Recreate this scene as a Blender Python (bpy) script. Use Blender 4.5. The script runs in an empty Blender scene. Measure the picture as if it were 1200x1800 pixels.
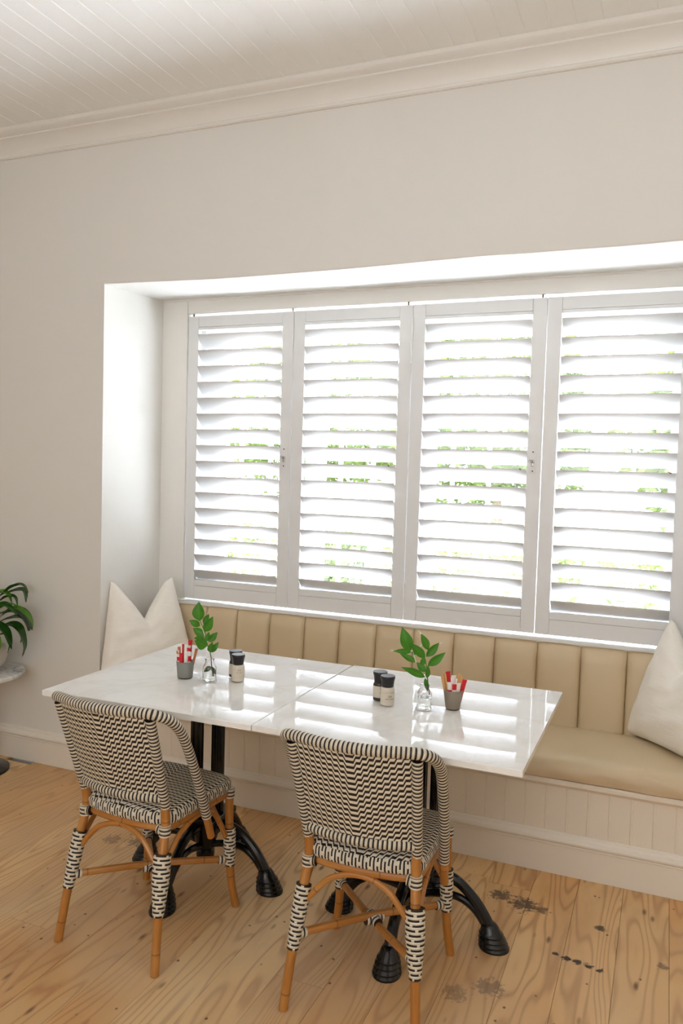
import bpy, bmesh, math, random
from mathutils import Vector, Matrix
C = bpy.context.scene.collection
SC = bpy.context.scene
PI = math.pi
rnd = random.Random(7)

# ------------------------------------------------------------------ camera
cam = bpy.data.cameras.new('camera'); camo = bpy.data.objects.new('camera', cam); C.objects.link(camo)
SC.camera = camo
cam.sensor_fit = 'HORIZONTAL'; cam.sensor_width = 36.0; cam.lens = 41.862
cam.clip_start = 0.05; cam.clip_end = 200
YAW, PITCH, ROLL = -0.390241, -0.0534483, 0.0286409
fw = Vector((math.sin(YAW)*math.cos(PITCH), math.cos(YAW)*math.cos(PITCH), math.sin(PITCH)))
rt = Vector((math.cos(YAW), -math.sin(YAW), 0)); up = rt.cross(fw)
r2 = rt*math.cos(ROLL) + up*math.sin(ROLL); u2 = -rt*math.sin(ROLL) + up*math.cos(ROLL)
M = Matrix((r2, u2, -fw)).transposed().to_4x4(); M.translation = Vector((2.52515, -3.09719, 1.52788))
camo.matrix_world = M

# ------------------------------------------------------------------ sky, sun, added fill lights, exposure
SC.view_settings.view_transform = 'Standard'; SC.view_settings.look = 'None'
SC.view_settings.exposure = 0.30; SC.view_settings.gamma = 1.0; SC.view_settings.use_curve_mapping = False
W = bpy.data.worlds.new('sky'); SC.world = W; W.use_nodes = True
bgn = W.node_tree.nodes['Background']; bgn.inputs['Color'].default_value = (0.80, 0.88, 1.0, 1); bgn.inputs['Strength'].default_value = 24.0
SC.cycles.use_denoising = True
SC.cycles.diffuse_bounces = 6; SC.cycles.max_bounces = 14; SC.cycles.transparent_max_bounces = 24
SC.cycles.caustics_reflective = False; SC.cycles.caustics_refractive = False
SC.cycles.sample_clamp_indirect = 0.0
def lamp(name, kind, loc, target, energy, color=(1,1,1), size=None, portal=False):
    l = bpy.data.lights.new(name, kind); l.energy = energy; l.color = color
    if kind == 'AREA':
        l.shape = 'RECTANGLE'; l.size, l.size_y = size
        l.cycles.is_portal = portal
    if kind == 'SUN': l.angle = 0.01
    o = bpy.data.objects.new(name, l); C.objects.link(o); o.location = loc
    o.rotation_euler = (Vector(target) - Vector(loc)).to_track_quat('-Z', 'Y').to_euler()
    return o
lamp('sun', 'SUN', (-3, 5, 8), (0, 0, 0), 34.0, (0.86, 0.90, 1.0))
lamp('sky_portal', 'AREA', (1.385, 0.74, 1.56), (1.385, -1, 1.56), 1, size=(2.75, 1.7), portal=True)
lamp('added_fill_up_back', 'AREA', (1.9, -4.5, 1.9), (1.9, -3.4, 3.1), 36, (0.95, 0.98, 1.0), (3.6, 1.2))  # added fill behind the camera, bounced off the ceiling; no real fitting
lamp('added_fill_low_back', 'AREA', (1.6, -5.4, 1.3), (1.4, 0, 0.5), 20, (0.97, 0.98, 1.0), (2.4, 1.4))  # added low fill for bench front and chair backs; no window here
lamp('added_fill_up_right', 'AREA', (4.2, -2.6, 1.9), (4.0, -2.5, 3.1), 10, (0.98, 0.985, 1.0), (1.0, 2.6))  # second added ceiling fill, out of view on the right

# ------------------------------------------------------------------ node helpers
def sr(r, g, b):
    f = lambda c: ((c/255)/12.92 if c/255 <= 0.04045 else ((c/255+0.055)/1.055)**2.4)
    return (f(r), f(g), f(b), 1)
class NT:
    def __init__(s, name):
        s.m = bpy.data.materials.new(name); s.m.use_nodes = True; s.t = s.m.node_tree
        s.b = s.t.nodes['Principled BSDF']; s.out = s.t.nodes['Material Output']
    def n(s, typ, **kw):
        nd = s.t.nodes.new(typ)
        for k, v in kw.items():
            if k == 'i':
                for a, b in v.items(): s.set(nd.inputs[a], b)
            else: setattr(nd, k, v)
        return nd
    def set(s, sock, v):
        if isinstance(v, bpy.types.NodeSocket): s.t.links.new(v, sock)
        elif isinstance(v, (tuple, list)) and len(v) == 3 and sock.type == 'RGBA': sock.default_value = (*v, 1)
        else: sock.default_value = v
    def math(s, op, a, b=None, c=None):
        nd = s.t.nodes.new('ShaderNodeMath'); nd.operation = op
        s.set(nd.inputs[0], a)
        if b is not None: s.set(nd.inputs[1], b)
        if c is not None: s.set(nd.inputs[2], c)
        return nd.outputs[0]
    def mix(s, f, a, b, blend='MIX'):
        nd = s.t.nodes.new('ShaderNodeMix'); nd.data_type = 'RGBA'; nd.blend_type = blend
        s.set(nd.inputs[0], f); s.set(nd.inputs[6], a); s.set(nd.inputs[7], b)
        return nd.outputs[2]
    def noise(s, vec, scale, detail=4, rough=0.5, dist=0.0):
        nd = s.n('ShaderNodeTexNoise', i={'Scale': scale, 'Detail': detail, 'Roughness': rough, 'Distortion': dist})
        if vec is not None: s.set(nd.inputs['Vector'], vec)
        return nd.outputs[0]
    def ramp(s, f, stops):
        nd = s.t.nodes.new('ShaderNodeValToRGB'); s.set(nd.inputs[0], f)
        el = nd.color_ramp.elements
        while len(el) > 1: el.remove(el[-1])
        el[0].position = stops[0][0]; el[0].color = stops[0][1]
        for p, c in stops[1:]:
            e = el.new(p); e.color = c
        return nd.outputs[0]
    def mapr(s, v, a, b, c=0, d=1):
        nd = s.n('ShaderNodeMapRange', i={0: v, 1: a, 2: b, 3: c, 4: d}); nd.clamp = True
        return nd.outputs[0]
    def bump(s, h, strength=0.3, dist=0.002):
        nd = s.n('ShaderNodeBump', i={'Strength': strength, 'Distance': dist, 'Height': h})
        s.set(s.b.inputs['Normal'], nd.outputs[0])
    def obj(s): return s.n('ShaderNodeTexCoord').outputs['Object']
    def uv(s): return s.n('ShaderNodeTexCoord').outputs['UV']
    def sep(s, v):
        nd = s.n('ShaderNodeSeparateXYZ'); s.set(nd.inputs[0], v); return nd.outputs
    def comb(s, x, y, z):
        nd = s.n('ShaderNodeCombineXYZ'); s.set(nd.inputs[0], x); s.set(nd.inputs[1], y); s.set(nd.inputs[2], z); return nd.outputs[0]
    def P(s, **kw):
        for k, v in kw.items(): s.set(s.b.inputs[k.replace('_', ' ')], v)
        return s.m

def paint(name, col, rough=0.6, var=0.04, scale=3.0, bump=0.08, bscale=60):
    k = NT(name); o = k.obj(); n = k.noise(o, scale, 5)
    c2 = tuple(x*(1-var*2) for x in col[:3]) + (1,)
    k.P(Base_Color=k.mix(n, col, c2), Roughness=rough)
    k.bump(k.noise(o, bscale, 4), bump, 0.003); return k.m
MT = {}
MT['wall'] = paint('warm_white_plaster', sr(230, 228, 223), 0.85, 0.02, 1.5, 0.25, 14)
MT['ceiling'] = paint('ceiling_paint', sr(248, 248, 246), 0.6, 0.02)
MT['trim'] = paint('satin_trim_paint', sr(236, 233, 228), 0.42, 0.02)
MT['skirting'] = paint('cream_skirting_paint', sr(238, 231, 219), 0.42, 0.02)
MT['bench_paint'] = paint('bench_paint', sr(238, 229, 214), 0.45, 0.03)
MT['shutter'] = paint('white_shutter_lacquer', sr(228, 228, 228), 0.4, 0.01, 3, 0.02)
MT['sash'] = paint('white_sash_paint', sr(240, 240, 238), 0.45, 0.01)

def leather():
    k = NT('beige_leather'); o = k.obj()
    n = k.noise(o, 2.5, 3)
    k.P(Base_Color=k.mix(n, sr(212, 193, 160), sr(203, 182, 148)), Roughness=0.36)
    v = k.n('ShaderNodeTexVoronoi', i={'Scale': 420.0}); k.set(v.inputs['Vector'], o)
    k.bump(k.math('ADD', v.outputs[0], k.math('MULTIPLY', k.noise(o, 9, 3), 3.0)), 0.12, 0.002); return k.m
MT['leather'] = leather()
def linen():
    k = NT('white_linen'); o = k.obj(); s = k.sep(o)
    w = k.noise(k.comb(k.math('MULTIPLY', s[0], 30.0), k.math('MULTIPLY', s[1], 30.0), k.math('MULTIPLY', s[2], 320.0)), 1.0, 3)
    w2 = k.noise(k.comb(k.math('MULTIPLY', s[0], 320.0), k.math('MULTIPLY', s[1], 320.0), k.math('MULTIPLY', s[2], 30.0)), 1.0, 3)
    f = k.noise(k.comb(k.math('MULTIPLY', s[0], 6.0), k.math('MULTIPLY', s[1], 6.0), k.math('MULTIPLY', s[2], 26.0)), 1.0, 3, 0.5, 0.5)
    k.P(Base_Color=k.mix(w, sr(247, 243, 235), sr(238, 232, 221)), Roughness=0.95, Sheen_Weight=0.15)
    k.bump(k.math('ADD', k.math('MULTIPLY', k.math('ADD', w, w2), 0.12), k.math('MULTIPLY', f, 1.0)), 0.4, 0.006); return k.m
MT['linen'] = linen()
def quartz():
    k = NT('white_quartz'); o = k.obj()
    n = k.noise(o, 2.2, 6, 0.6, 1.2)
    vein = k.ramp(n, [(0.46, (0, 0, 0, 1)), (0.5, (0.5, 0.5, 0.5, 1)), (0.54, (0, 0, 0, 1))])
    f = k.noise(o, 40, 3)
    c = k.mix(k.math('MULTIPLY', vein, 0.35), k.mix(f, sr(243, 242, 240), sr(238, 237, 234)), sr(196, 190, 180))
    k.P(Base_Color=c, Roughness=0.03, IOR=1.55)
    return k.m
MT['quartz'] = quartz()
def marble():
    k = NT('grey_veined_marble'); o = k.obj()
    n = k.noise(o, 5, 7, 0.65, 2.0)
    k.P(Base_Color=k.ramp(n, [(0.3, sr(120, 122, 124)), (0.45, sr(200, 200, 198)), (0.6, sr(232, 231, 228)), (0.75, sr(150, 150, 150))]), Roughness=0.2); return k.m
MT['marble'] = marble()
def iron():
    k = NT('black_cast_iron'); o = k.obj()
    k.P(Base_Color=sr(12, 13, 14), Roughness=0.2, Specular_IOR_Level=0.5); k.bump(k.noise(o, 70, 4), 0.12, 0.003); return k.m
MT['iron'] = iron()
def simple(name, col, rough=0.5, metal=0.0, **kw):
    k = NT(name); o = k.obj(); n = k.noise(o, 35, 4)
    k.P(Base_Color=k.mix(n, col, tuple(x*0.9 for x in col[:3]) + (1,)), Roughness=rough, Metallic=metal, **kw); return k.m
MT['black_plastic'] = simple('black_plastic', sr(24, 24, 26), 0.3)
MT['steel'] = simple('brushed_steel', sr(190, 188, 182), 0.3, 1.0)
MT['brass'] = simple('dull_brass', sr(120, 100, 70), 0.4, 0.8)
MT['dark'] = simple('dark_gap', sr(24, 20, 16), 0.8)
MT['concrete_grey'] = simple('grey_concrete', sr(140, 140, 134), 0.75)
MT['concrete_taupe'] = simple('taupe_concrete', sr(142, 130, 114), 0.75)
MT['paper_red'] = simple('red_paper', sr(208, 22, 34), 0.55)
MT['paper_white'] = simple('white_paper', sr(238, 230, 222), 0.6)
MT['stirrer'] = simple('birch_wood', sr(222, 170, 110), 0.6)
MT['kraft'] = simple('brown_paper', sr(196, 120, 74), 0.65)
MT['salt'] = simple('salt_crystals', sr(226, 216, 198), 0.8)
MT['pepper'] = simple('peppercorns', sr(52, 38, 30), 0.8)
MT['label'] = simple('cream_label', sr(216, 205, 186), 0.7)
MT['ink'] = simple('black_ink', sr(40, 34, 32), 0.7)
MT['ink_faint'] = simple('grey_ink', sr(150, 138, 124), 0.7)
MT['ceramic'] = simple('white_ceramic', sr(225, 218, 206), 0.35)
MT['soil'] = simple('potting_soil', sr(52, 40, 30), 0.95)
MT['stem'] = simple('green_stem', sr(96, 120, 50), 0.5)
MT['bark'] = simple('tree_bark', sr(110, 92, 74), 0.9)
MT['paving'] = paint('pale_paving', sr(226, 226, 224), 0.9, 0.06, 2)
MT['white_render'] = paint('white_garden_wall', sr(240, 238, 232), 0.9, 0.03)
def leafmat(name, c1, c2, rough=0.35, trans=0.15):
    k = NT(name); u = k.sep(k.uv())
    n = k.noise(k.obj(), 40, 3)
    rib = k.mapr(k.math('ABSOLUTE', u[1]), 0.0, 0.07, 0.3, 0.0)
    vn = k.math('SINE', k.math('ADD', k.math('MULTIPLY', u[0], 60.0), k.math('MULTIPLY', k.math('ABSOLUTE', u[1]), -24.0)))
    c = k.mix(k.math('ADD', k.math('MULTIPLY', n, 0.7), k.math('MULTIPLY', vn, 0.08)), c1, c2)
    c = k.mix(rib, c, tuple(min(1, x*1.6+0.02) for x in c2[:3]) + (1,))
    tb = k.n('ShaderNodeBsdfTranslucent', i={'Color': c})
    k.P(Base_Color=c, Roughness=rough)
    mx = k.n('ShaderNodeMixShader', i={0: trans}); k.t.links.new(k.b.outputs[0], mx.inputs[1]); k.t.links.new(tb.outputs[0], mx.inputs[2])
    k.t.links.new(mx.outputs[0], k.out.inputs[0]); return k.m
MT['leaf'] = leafmat('sprig_leaf', sr(40, 106, 14), sr(92, 152, 28), 0.4, 0.3)
MT['leaf_dark'] = leafmat('lily_leaf', sr(22, 64, 22), sr(62, 116, 34), 0.3, 0.12)
MT['leaf_light'] = leafmat('lily_leaf_light', sr(70, 130, 30), sr(112, 160, 46), 0.3, 0.2)
MT['leaf_tip'] = simple('dry_leaf_tip', sr(120, 82, 40), 0.7)
MT['bud'] = simple('pale_leaf_tip', sr(226, 232, 206), 0.4)
MT['hedge'] = leafmat('hedge_leaf', sr(44, 62, 18), sr(90, 104, 38), 0.7, 0.3)
MT['lawn'] = paint('grass', sr(84, 102, 44), 0.9, 0.2, 8)
def glassmat():                                     # flat window pane: reflects by Fresnel, otherwise clear
    k = NT('window_glass')
    t = k.n('ShaderNodeBsdfTransparent', i={'Color': (0.97, 0.97, 0.975, 1)}); g = k.n('ShaderNodeBsdfGlossy', i={'Roughness': 0.0})
    lw = k.n('ShaderNodeLayerWeight', i={'Blend': 0.5}); f = k.math('MULTIPLY_ADD', k.math('POWER', lw.outputs['Facing'], 5.0), 0.9, 0.04); mx = k.n('ShaderNodeMixShader')
    k.t.links.new(f, mx.inputs[0]); k.t.links.new(t.outputs[0], mx.inputs[1]); k.t.links.new(g.outputs[0], mx.inputs[2])
    k.t.links.new(mx.outputs[0], k.out.inputs[0]); return k.m
MT['pane'] = glassmat()
def vase_glass():
    k = NT('clear_glass'); k.P(Base_Color=(1, 1, 1, 1), Roughness=0.0, IOR=1.45, Transmission_Weight=1.0); return k.m
MT['glass'] = vase_glass()
def water():
    k = NT('water'); k.P(Base_Color=(0.97, 1, 0.98, 1), Roughness=0.0, IOR=1.33, Transmission_Weight=1.0); return k.m
MT['water'] = water()

CREAM, BLACK = sr(236, 228, 210), sr(28, 19, 19)
def rattan():
    k = NT('amber_rattan'); u = k.sep(k.uv()); oi = k.n('ShaderNodeObjectInfo').outputs['Random']
    g = k.noise(k.comb(k.math('MULTIPLY', u[0], 14.0), k.math('MULTIPLY', u[1], 400.0), k.math('MULTIPLY', oi, 9.0)), 1.0, 4, 0.6)
    big = k.noise(k.comb(k.math('MULTIPLY', u[0], 9.0), k.math('MULTIPLY', u[1], 20.0), k.math('MULTIPLY', oi, 20.0)), 1.0, 3)
    c = k.mix(g, sr(146, 86, 32), sr(200, 136, 60)); c = k.mix(k.mapr(big, 0.45, 0.7, 0, 0.5), c, sr(206, 150, 84))
    nd = k.math('FRACT', k.math('ADD', k.math('DIVIDE', u[0], 0.19), k.math('MULTIPLY', oi, 5.0)))
    node = k.mapr(k.math('ABSOLUTE', k.math('SUBTRACT', nd, 0.5)), 0.0, 0.018, 0.7, 0.0)
    c = k.mix(node, c, sr(96, 56, 26))
    k.P(Base_Color=c, Roughness=0.35, Coat_Weight=0.25, Coat_Roughness=0.15)
    k.bump(k.math('ADD', node, k.math('MULTIPLY', g, 0.15)), 0.35, 0.002); return k.m
MT['rattan'] = rattan()
def rings():
    k = NT('striped_wrapping'); u = k.sep(k.uv())
    t = k.math('DIVIDE', u[0], 0.0125)
    f = k.math('FRACT', k.math('ADD', t, k.math('MULTIPLY', u[1], 2.0)))
    st = k.mapr(k.math('ABSOLUTE', k.math('SUBTRACT', f, 0.5)), 0.27, 0.33, 0, 1)
    n = k.noise(k.obj(), 60, 3)
    c = k.mix(st, k.mix(n, CREAM, sr(206, 194, 172)), BLACK)
    hgt = k.math('ABSOLUTE', k.math('SINE', k.math('MULTIPLY', k.math('ADD', f, 0.3), 2*PI)))
    k.P(Base_Color=c, Roughness=0.42); k.bump(hgt, 0.6, 0.003); return k.m
MT['rings'] = rings()
def weave():
    k = NT('zigzag_weave'); u = k.sep(k.uv())
    p, rise, per, wr = 0.0180, 0.0165, 0.0176, 0.42           # step width, step height, strand period, share of a step that climbs
    x = k.math('DIVIDE', k.math('ABSOLUTE', u[0]), p)
    g = k.math('ADD', k.math('FLOOR', x), k.mapr(k.math('FRACT', x), 1-wr, 1.0, 0.0, 1.0))
    t = k.math('FRACT', k.math('DIVIDE', k.math('SUBTRACT', u[1], k.math('MULTIPLY', g, rise)), per))
    dk = k.math('LESS_THAN', t, 0.49)
    n = k.noise(k.obj(), 60, 3)
    hgt = k.math('ABSOLUTE', k.math('SINE', k.math('MULTIPLY', k.math('SUBTRACT', t, 0.46), 2*PI)))
    k.P(Base_Color=k.mix(dk, k.mix(n, CREAM, sr(222, 212, 192)), BLACK), Roughness=0.45)
    k.bump(hgt, 0.45, 0.002); return k.m
MT['weave'] = weave()
def dashes(name, pu, pv, swap=False):
    k = NT(name); u = k.sep(k.uv()); U, V = (u[1], u[0]) if swap else (u[0], u[1])
    t = k.math('DIVIDE', U, pu); row = k.math('FLOOR', t); f = k.math('FRACT', t)
    g = k.math('FRACT', k.math('ADD', k.math('DIVIDE', V, pv), k.math('MULTIPLY', row, 0.37)))
    dk = k.math('MULTIPLY', k.math('LESS_THAN', f, 0.46), k.math('LESS_THAN', g, 0.80))
    n = k.noise(k.obj(), 60, 3)
    k.P(Base_Color=k.mix(dk, k.mix(n, CREAM, sr(222, 212, 192)), BLACK), Roughness=0.45)
    k.bump(k.math('ABSOLUTE', k.math('SINE', k.math('MULTIPLY', t, 2*PI))), 0.6, 0.003); return k.m
MT['leg_wrap'] = dashes('leg_wrapping', 0.0125, 0.042)
MT['skirt'] = dashes('seat_edge_weave', 0.0105, 0.060, False)

def plankmat():
    k = NT('worn_pine_boards'); o = k.obj(); oi = k.n('ShaderNodeObjectInfo').outputs['Random']; s = k.sep(o)
    geo = k.n('ShaderNodeNewGeometry').outputs['Position']; p = k.sep(geo)
    off = k.math('MULTIPLY', oi, 37.0)
    # cathedral grain: distorted, stretched distance field
    wob = k.noise(k.comb(k.math('MULTIPLY', s[0], 5.5), k.math('ADD', k.math('MULTIPLY', s[1], 0.75), off), off), 1.0, 2, 0.45)
    ringv = k.math('ADD', k.math('MULTIPLY', s[0], 150.0), k.math('MULTIPLY', wob, 105.0))
    ring = k.math('MULTIPLY_ADD', k.math('SINE', ringv), 0.5, 0.5)
    ring = k.math('POWER', ring, 4.0)
    fine = k.noise(k.comb(k.math('MULTIPLY', s[0], 260.0), k.math('ADD', k.math('MULTIPLY', s[1], 5.0), off), 0.0), 1.0, 4, 0.6)
    tone = k.noise(k.comb(k.math('ADD', off, k.math('MULTIPLY', s[0], 1.5)), k.math('MULTIPLY', s[1], 0.7), off), 1.0, 3)
    base = k.mix(k.mapr(tone, 0.32, 0.68), sr(222, 166, 98), sr(242, 210, 152))
    base = k.mix(k.math('MULTIPLY', ring, 0.70), base, sr(166, 106, 54))
    base = k.mix(k.math('MULTIPLY', fine, 0.30), base, sr(206, 158, 106))
    base = k.mix(k.math('MULTIPLY', k.math('POWER', oi, 1.6), 0.55), base, sr(188, 138, 88), 'MIX')
    smudge = k.noise(k.comb(k.math('MULTIPLY', p[0], 5.0), k.math('MULTIPLY', p[1], 2.2), 3.0), 1.0, 5, 0.6)
    base = k.mix(k.mapr(smudge, 0.48, 0.72, 0.0, 0.45), base, sr(170, 122, 76))
    # foot-worn, bleached paths
    wear = k.noise(geo, 1.1, 4, 0.55, 0.3)
    zone = k.mapr(p[1], -2.0, -0.5, 1.0, 0.25)
    base = k.mix(k.math('MULTIPLY', k.mapr(wear, 0.38, 0.64, 0.0, 0.85), zone), base, sr(224, 204, 172))
    # knots
    v = k.n('ShaderNodeTexVoronoi', i={'Scale': 1.0, 'Randomness': 1.0})
    k.set(v.inputs['Vector'], k.comb(k.math('MULTIPLY', s[0], 13.0), k.math('ADD', k.math('MULTIPLY', s[1], 4.6), off), off))
    knot = k.mapr(v.outputs['Distance'], 0.04, 0.13, 0.8, 0.0)
    base = k.mix(knot, base, sr(92, 56, 30))
    v2 = k.n('ShaderNodeTexVoronoi', i={'Scale': 1.0, 'Randomness': 1.0})
    k.set(v2.inputs['Vector'], k.comb(k.math('MULTIPLY', p[0], 16.0), k.math('MULTIPLY', p[1], 13.0), 0.0))
    dots = k.mapr(v2.outputs['Distance'], 0.05, 0.09, 0.8, 0.0)
    base = k.mix(dots, base, sr(58, 42, 32))
    # individual old stains
    blot = k.noise(geo, 55, 6, 0.7)
    tot = 0.0
    for (x, y, r, am) in STAINS:
        d = k.n('ShaderNodeVectorMath', operation='DISTANCE'); k.set(d.inputs[0], geo); d.inputs[1].default_value = (x, y, 0); r *= 0.85
        e = k.mapr(d.outputs['Value'], r*0.15, r, 1.0, 0.0)
        e = k.mapr(k.math('ADD', k.math('MULTIPLY', e, 0.42), blot), 0.76, 0.84, 0.0, am)
        tot = k.math('MAXIMUM', tot, e)
    base = k.mix(tot, base, sr(58, 46, 42))
    k.P(Base_Color=base, Roughness=k.mapr(wear, 0.3, 0.7, 0.34, 0.5), Specular_IOR_Level=0.5)
    k.bump(k.math('SUBTRACT', k.math('ADD', k.math('MULTIPLY', ring, 0.3), k.math('MULTIPLY', fine, 0.5)), knot), 0.25, 0.002); return k.m
STAINS = [(2.116, -0.293, 0.12, 0.85), (2.03, -0.265, 0.10, 0.8), (2.18, -0.30, 0.06, 0.7), (2.10, -0.797, 0.11, 0.5), (2.01, -0.866, 0.10, 0.4),
          (0.652, -0.333, 0.10, 0.7), (0.60, -0.49, 0.11, 0.55), (0.50, -0.52, 0.10, 0.45), (0.84, -0.62, 0.10, 0.4), (0.15, -1.35, 0.08, 0.4), (1.42, -0.62, 0.06, 0.35),
          (2.38, -0.331, 0.045, 0.9), (2.577, -0.47, 0.05, 0.6), (2.26, -0.545, 0.03, 1.0), (2.293, -0.552, 0.035, 1.0), (2.325, -0.557, 0.035, 1.0), (2.36, -0.564, 0.035, 1.0), (2.395, -0.572, 0.03, 1.0)]
MT['plank'] = plankmat()

# ------------------------------------------------------------------ mesh helpers
def link(o, parent=None):
    C.objects.link(o)
    if parent: o.parent = parent
    return o
def build(name, bm, mat, parent=None, smooth=True, loc=None):
    bmesh.ops.recalc_face_normals(bm, faces=bm.faces)
    me = bpy.data.meshes.new(name); bm.to_mesh(me); bm.free()
    mats = mat if isinstance(mat, (list, tuple)) else [mat]
    for m in mats: me.materials.append(MT[m] if isinstance(m, str) else m)
    if smooth:
        for p in me.polygons: p.use_smooth = True
        try: me.set_sharp_from_angle(angle=math.radians(35))
        except Exception: pass
    o = bpy.data.objects.new(name, me); link(o, parent)
    if loc: o.location = loc
    return o
def tag(o, label, cat, group=None):
    o['label'] = label; o['category'] = cat
    if group: o['group'] = group
    return o
def thing(name, label, cat, loc=(0, 0, 0), rz=0, group=None):
    o = bpy.data.objects.new(name, None); C.objects.link(o); o.location = loc; o.rotation_euler = (0, 0, rz)
    o.empty_display_size = 0.05
    return tag(o, label, cat, group)
def struct(o): o['kind'] = 'structure'; return o
def struct_empty(name):
    o = bpy.data.objects.new(name, None); C.objects.link(o); return struct(o)
def copy_tree(o, parent=None):
    c = o.copy(); C.objects.link(c)
    if parent: c.parent = parent; c.matrix_parent_inverse = o.matrix_parent_inverse.copy()
    for ch in list(o.children): copy_tree(ch, c)
    return c
def box(bm, x0, x1, y0, y1, z0, z1, bev=0.0, seg=2):
    r = bmesh.ops.create_cube(bm, size=1.0)
    vs = r['verts']
    for v in vs:
        v.co = Vector((x0 + (v.co.x+0.5)*(x1-x0), y0 + (v.co.y+0.5)*(y1-y0), z0 + (v.co.z+0.5)*(z1-z0)))
    if bev > 0:
        es = list({e for v in vs for e in v.link_edges})
        bmesh.ops.bevel(bm, geom=es, offset=bev, segments=seg, affect='EDGES', profile=0.5)
def B(name, mat, parent, *dims, bev=0.002, seg=2):
    bm = bmesh.new(); box(bm, *dims, bev=bev, seg=seg); o = build(name, bm, mat, parent)
    for p in o.data.polygons: p.use_smooth = max(abs(c) for c in p.normal) < 0.9999
    return o
def spline(pts, n=8):
    P = [Vector(p) for p in pts]
    if len(P) == 2: return [P[0].lerp(P[1], i/n) for i in range(n+1)]
    out = []
    for i in range(len(P)-1):
        p0 = P[i-1] if i else P[0]*2-P[1]; p1 = P[i]; p2 = P[i+1]; p3 = P[i+2] if i+2 < len(P) else P[-1]*2-P[-2]
        for k in range(n):
            t = k/n
            out.append(0.5*((2*p1) + (p2-p0)*t + (2*p0-5*p1+4*p2-p3)*t*t + (3*p1-p0-3*p2+p3)*t**3))
    out.append(P[-1]); return out
def tube(bm, pts, rad, seg=10, u0=0.0, closed=False):
    """round tube along pts (list of Vectors); rad a number or a function of 0..1; UV = (arc length, girth) in metres"""
    uvl = bm.loops.layers.uv.verify()
    n = len(pts); rf = rad if callable(rad) else (lambda t: rad)
    L = [0.0]
    for i in range(1, n): L.append(L[-1] + (pts[i]-pts[i-1]).length)
    T = []
    for i in range(n):
        if closed: d = pts[(i+1) % n]-pts[i-1]
        else: d = pts[min(i+1, n-1)]-pts[max(i-1, 0)]
        T.append(d.normalized())
    a = Vector((0, 0, 1)) if abs(T[0].z) < 0.9 else Vector((0, 1, 0))
    N = (a - T[0]*a.dot(T[0])).normalized()
    ringv = []
    for i in range(n):
        N = (N - T[i]*N.dot(T[i])).normalized(); Bn = T[i].cross(N); r = rf(L[i]/max(L[-1], 1e-6))
        ringv.append([bm.verts.new(pts[i] + (N*math.cos(2*PI*k/seg) + Bn*math.sin(2*PI*k/seg))*r) for k in range(seg)])
    rr = rf(0.5)
    m = n if closed else n-1
    for i in range(m):
        j = (i+1) % n; la = L[i]; lb = L[i+1] if i+1 < n else L[-1] + (pts[0]-pts[-1]).length
        for k in range(seg):
            q = (k+1) % seg
            f = bm.faces.new((ringv[i][k], ringv[i][q], ringv[j][q], ringv[j][k]))
            g0 = 2*PI*rr*k/seg; g1 = 2*PI*rr*(k+1)/seg
            for l, uv in zip(f.loops, ((la, g0), (la, g1), (lb, g1), (lb, g0))): l[uvl].uv = (uv[0]+u0, uv[1])
    if not closed:
        for rg, s in ((ringv[0], -1), (ringv[-1], 1)):
            f = bm.faces.new(rg if s > 0 else rg[::-1])
            for l in f.loops: l[uvl].uv = (u0, 0)
def TU(name, mat, parent, pts, rad, n=8, seg=10, u0=0.0):
    bm = bmesh.new(); tube(bm, spline(pts, n), rad, seg, u0); return build(name, bm, mat, parent)
def lathe(bm, prof, cx=0, cy=0, cz=0, seg=24, cap0=True, cap1=True):
    rings = [[bm.verts.new((cx+r*math.cos(2*PI*k/seg), cy+r*math.sin(2*PI*k/seg), cz+z)) for k in range(seg)] for r, z in prof]
    for a, b in zip(rings, rings[1:]):
        for k in range(seg): bm.faces.new((a[k], a[(k+1) % seg], b[(k+1) % seg], b[k]))
    if cap0: bm.faces.new(rings[0][::-1])
    if cap1: bm.faces.new(rings[-1])
def LA(name, mat, parent, prof, at=(0, 0, 0), seg=24, cap0=True, cap1=True):
    bm = bmesh.new(); lathe(bm, prof, *at, seg=seg, cap0=cap0, cap1=cap1); return build(name, bm, mat, parent)
def extrude_x(bm, prof, x0, x1):
    """closed (y,z) profile extruded along x"""
    a = [bm.verts.new((x0, y, z)) for y, z in prof]; b = [bm.verts.new((x1, y, z)) for y, z in prof]
    n = len(prof)
    for k in range(n): bm.faces.new((a[k], a[(k+1) % n], b[(k+1) % n], b[k]))
    bm.faces.new(a[::-1]); bm.faces.new(b)

# ------------------------------------------------------------------ ROOM
X0, X1, Y0, ZC = -2.6, 5.0, -5.6, 3.14
AW, AD, AZ = 2.772, 0.475, 2.37          # alcove width, depth, head height
YO = 0.70                                # outside face of the wall
# floor: every board a part
floor = struct_empty('floor')
def plank_mesh(w, L):
    bm = bmesh.new(); box(bm, -w/2+0.0004, w/2-0.0004, 0, L, -0.022, 0.0, bev=0.0010, seg=1)
    me = bpy.data.meshes.new('plank'); bm.to_mesh(me); bm.free(); me.materials.append(MT['plank']); return me
x = 1.967 + 0.157*4 - 0.157*33; lengths = {}
while x < X1:
    y = Y0 - rnd.random()*2.0
    first = True
    while y < 0.0:
        L = rnd.choice([2.6, 3.2, 3.9, 4.6])
        if abs(x - 2.594) < 0.03 and y < -0.9 < y+L: L = -0.78 - y
        ye = min(y+L, 0.0); ys = max(y, Y0)
        if ye - ys > 0.05:
            key = round(ye-ys, 1)
            me = plank_mesh(0.157, ye-ys-0.002)
            o = bpy.data.objects.new('plank', me); link(o, floor); o.location = (x+0.0785, ys, rnd.uniform(-0.0012, 0.0))
        y += L
    x += 0.157
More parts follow.
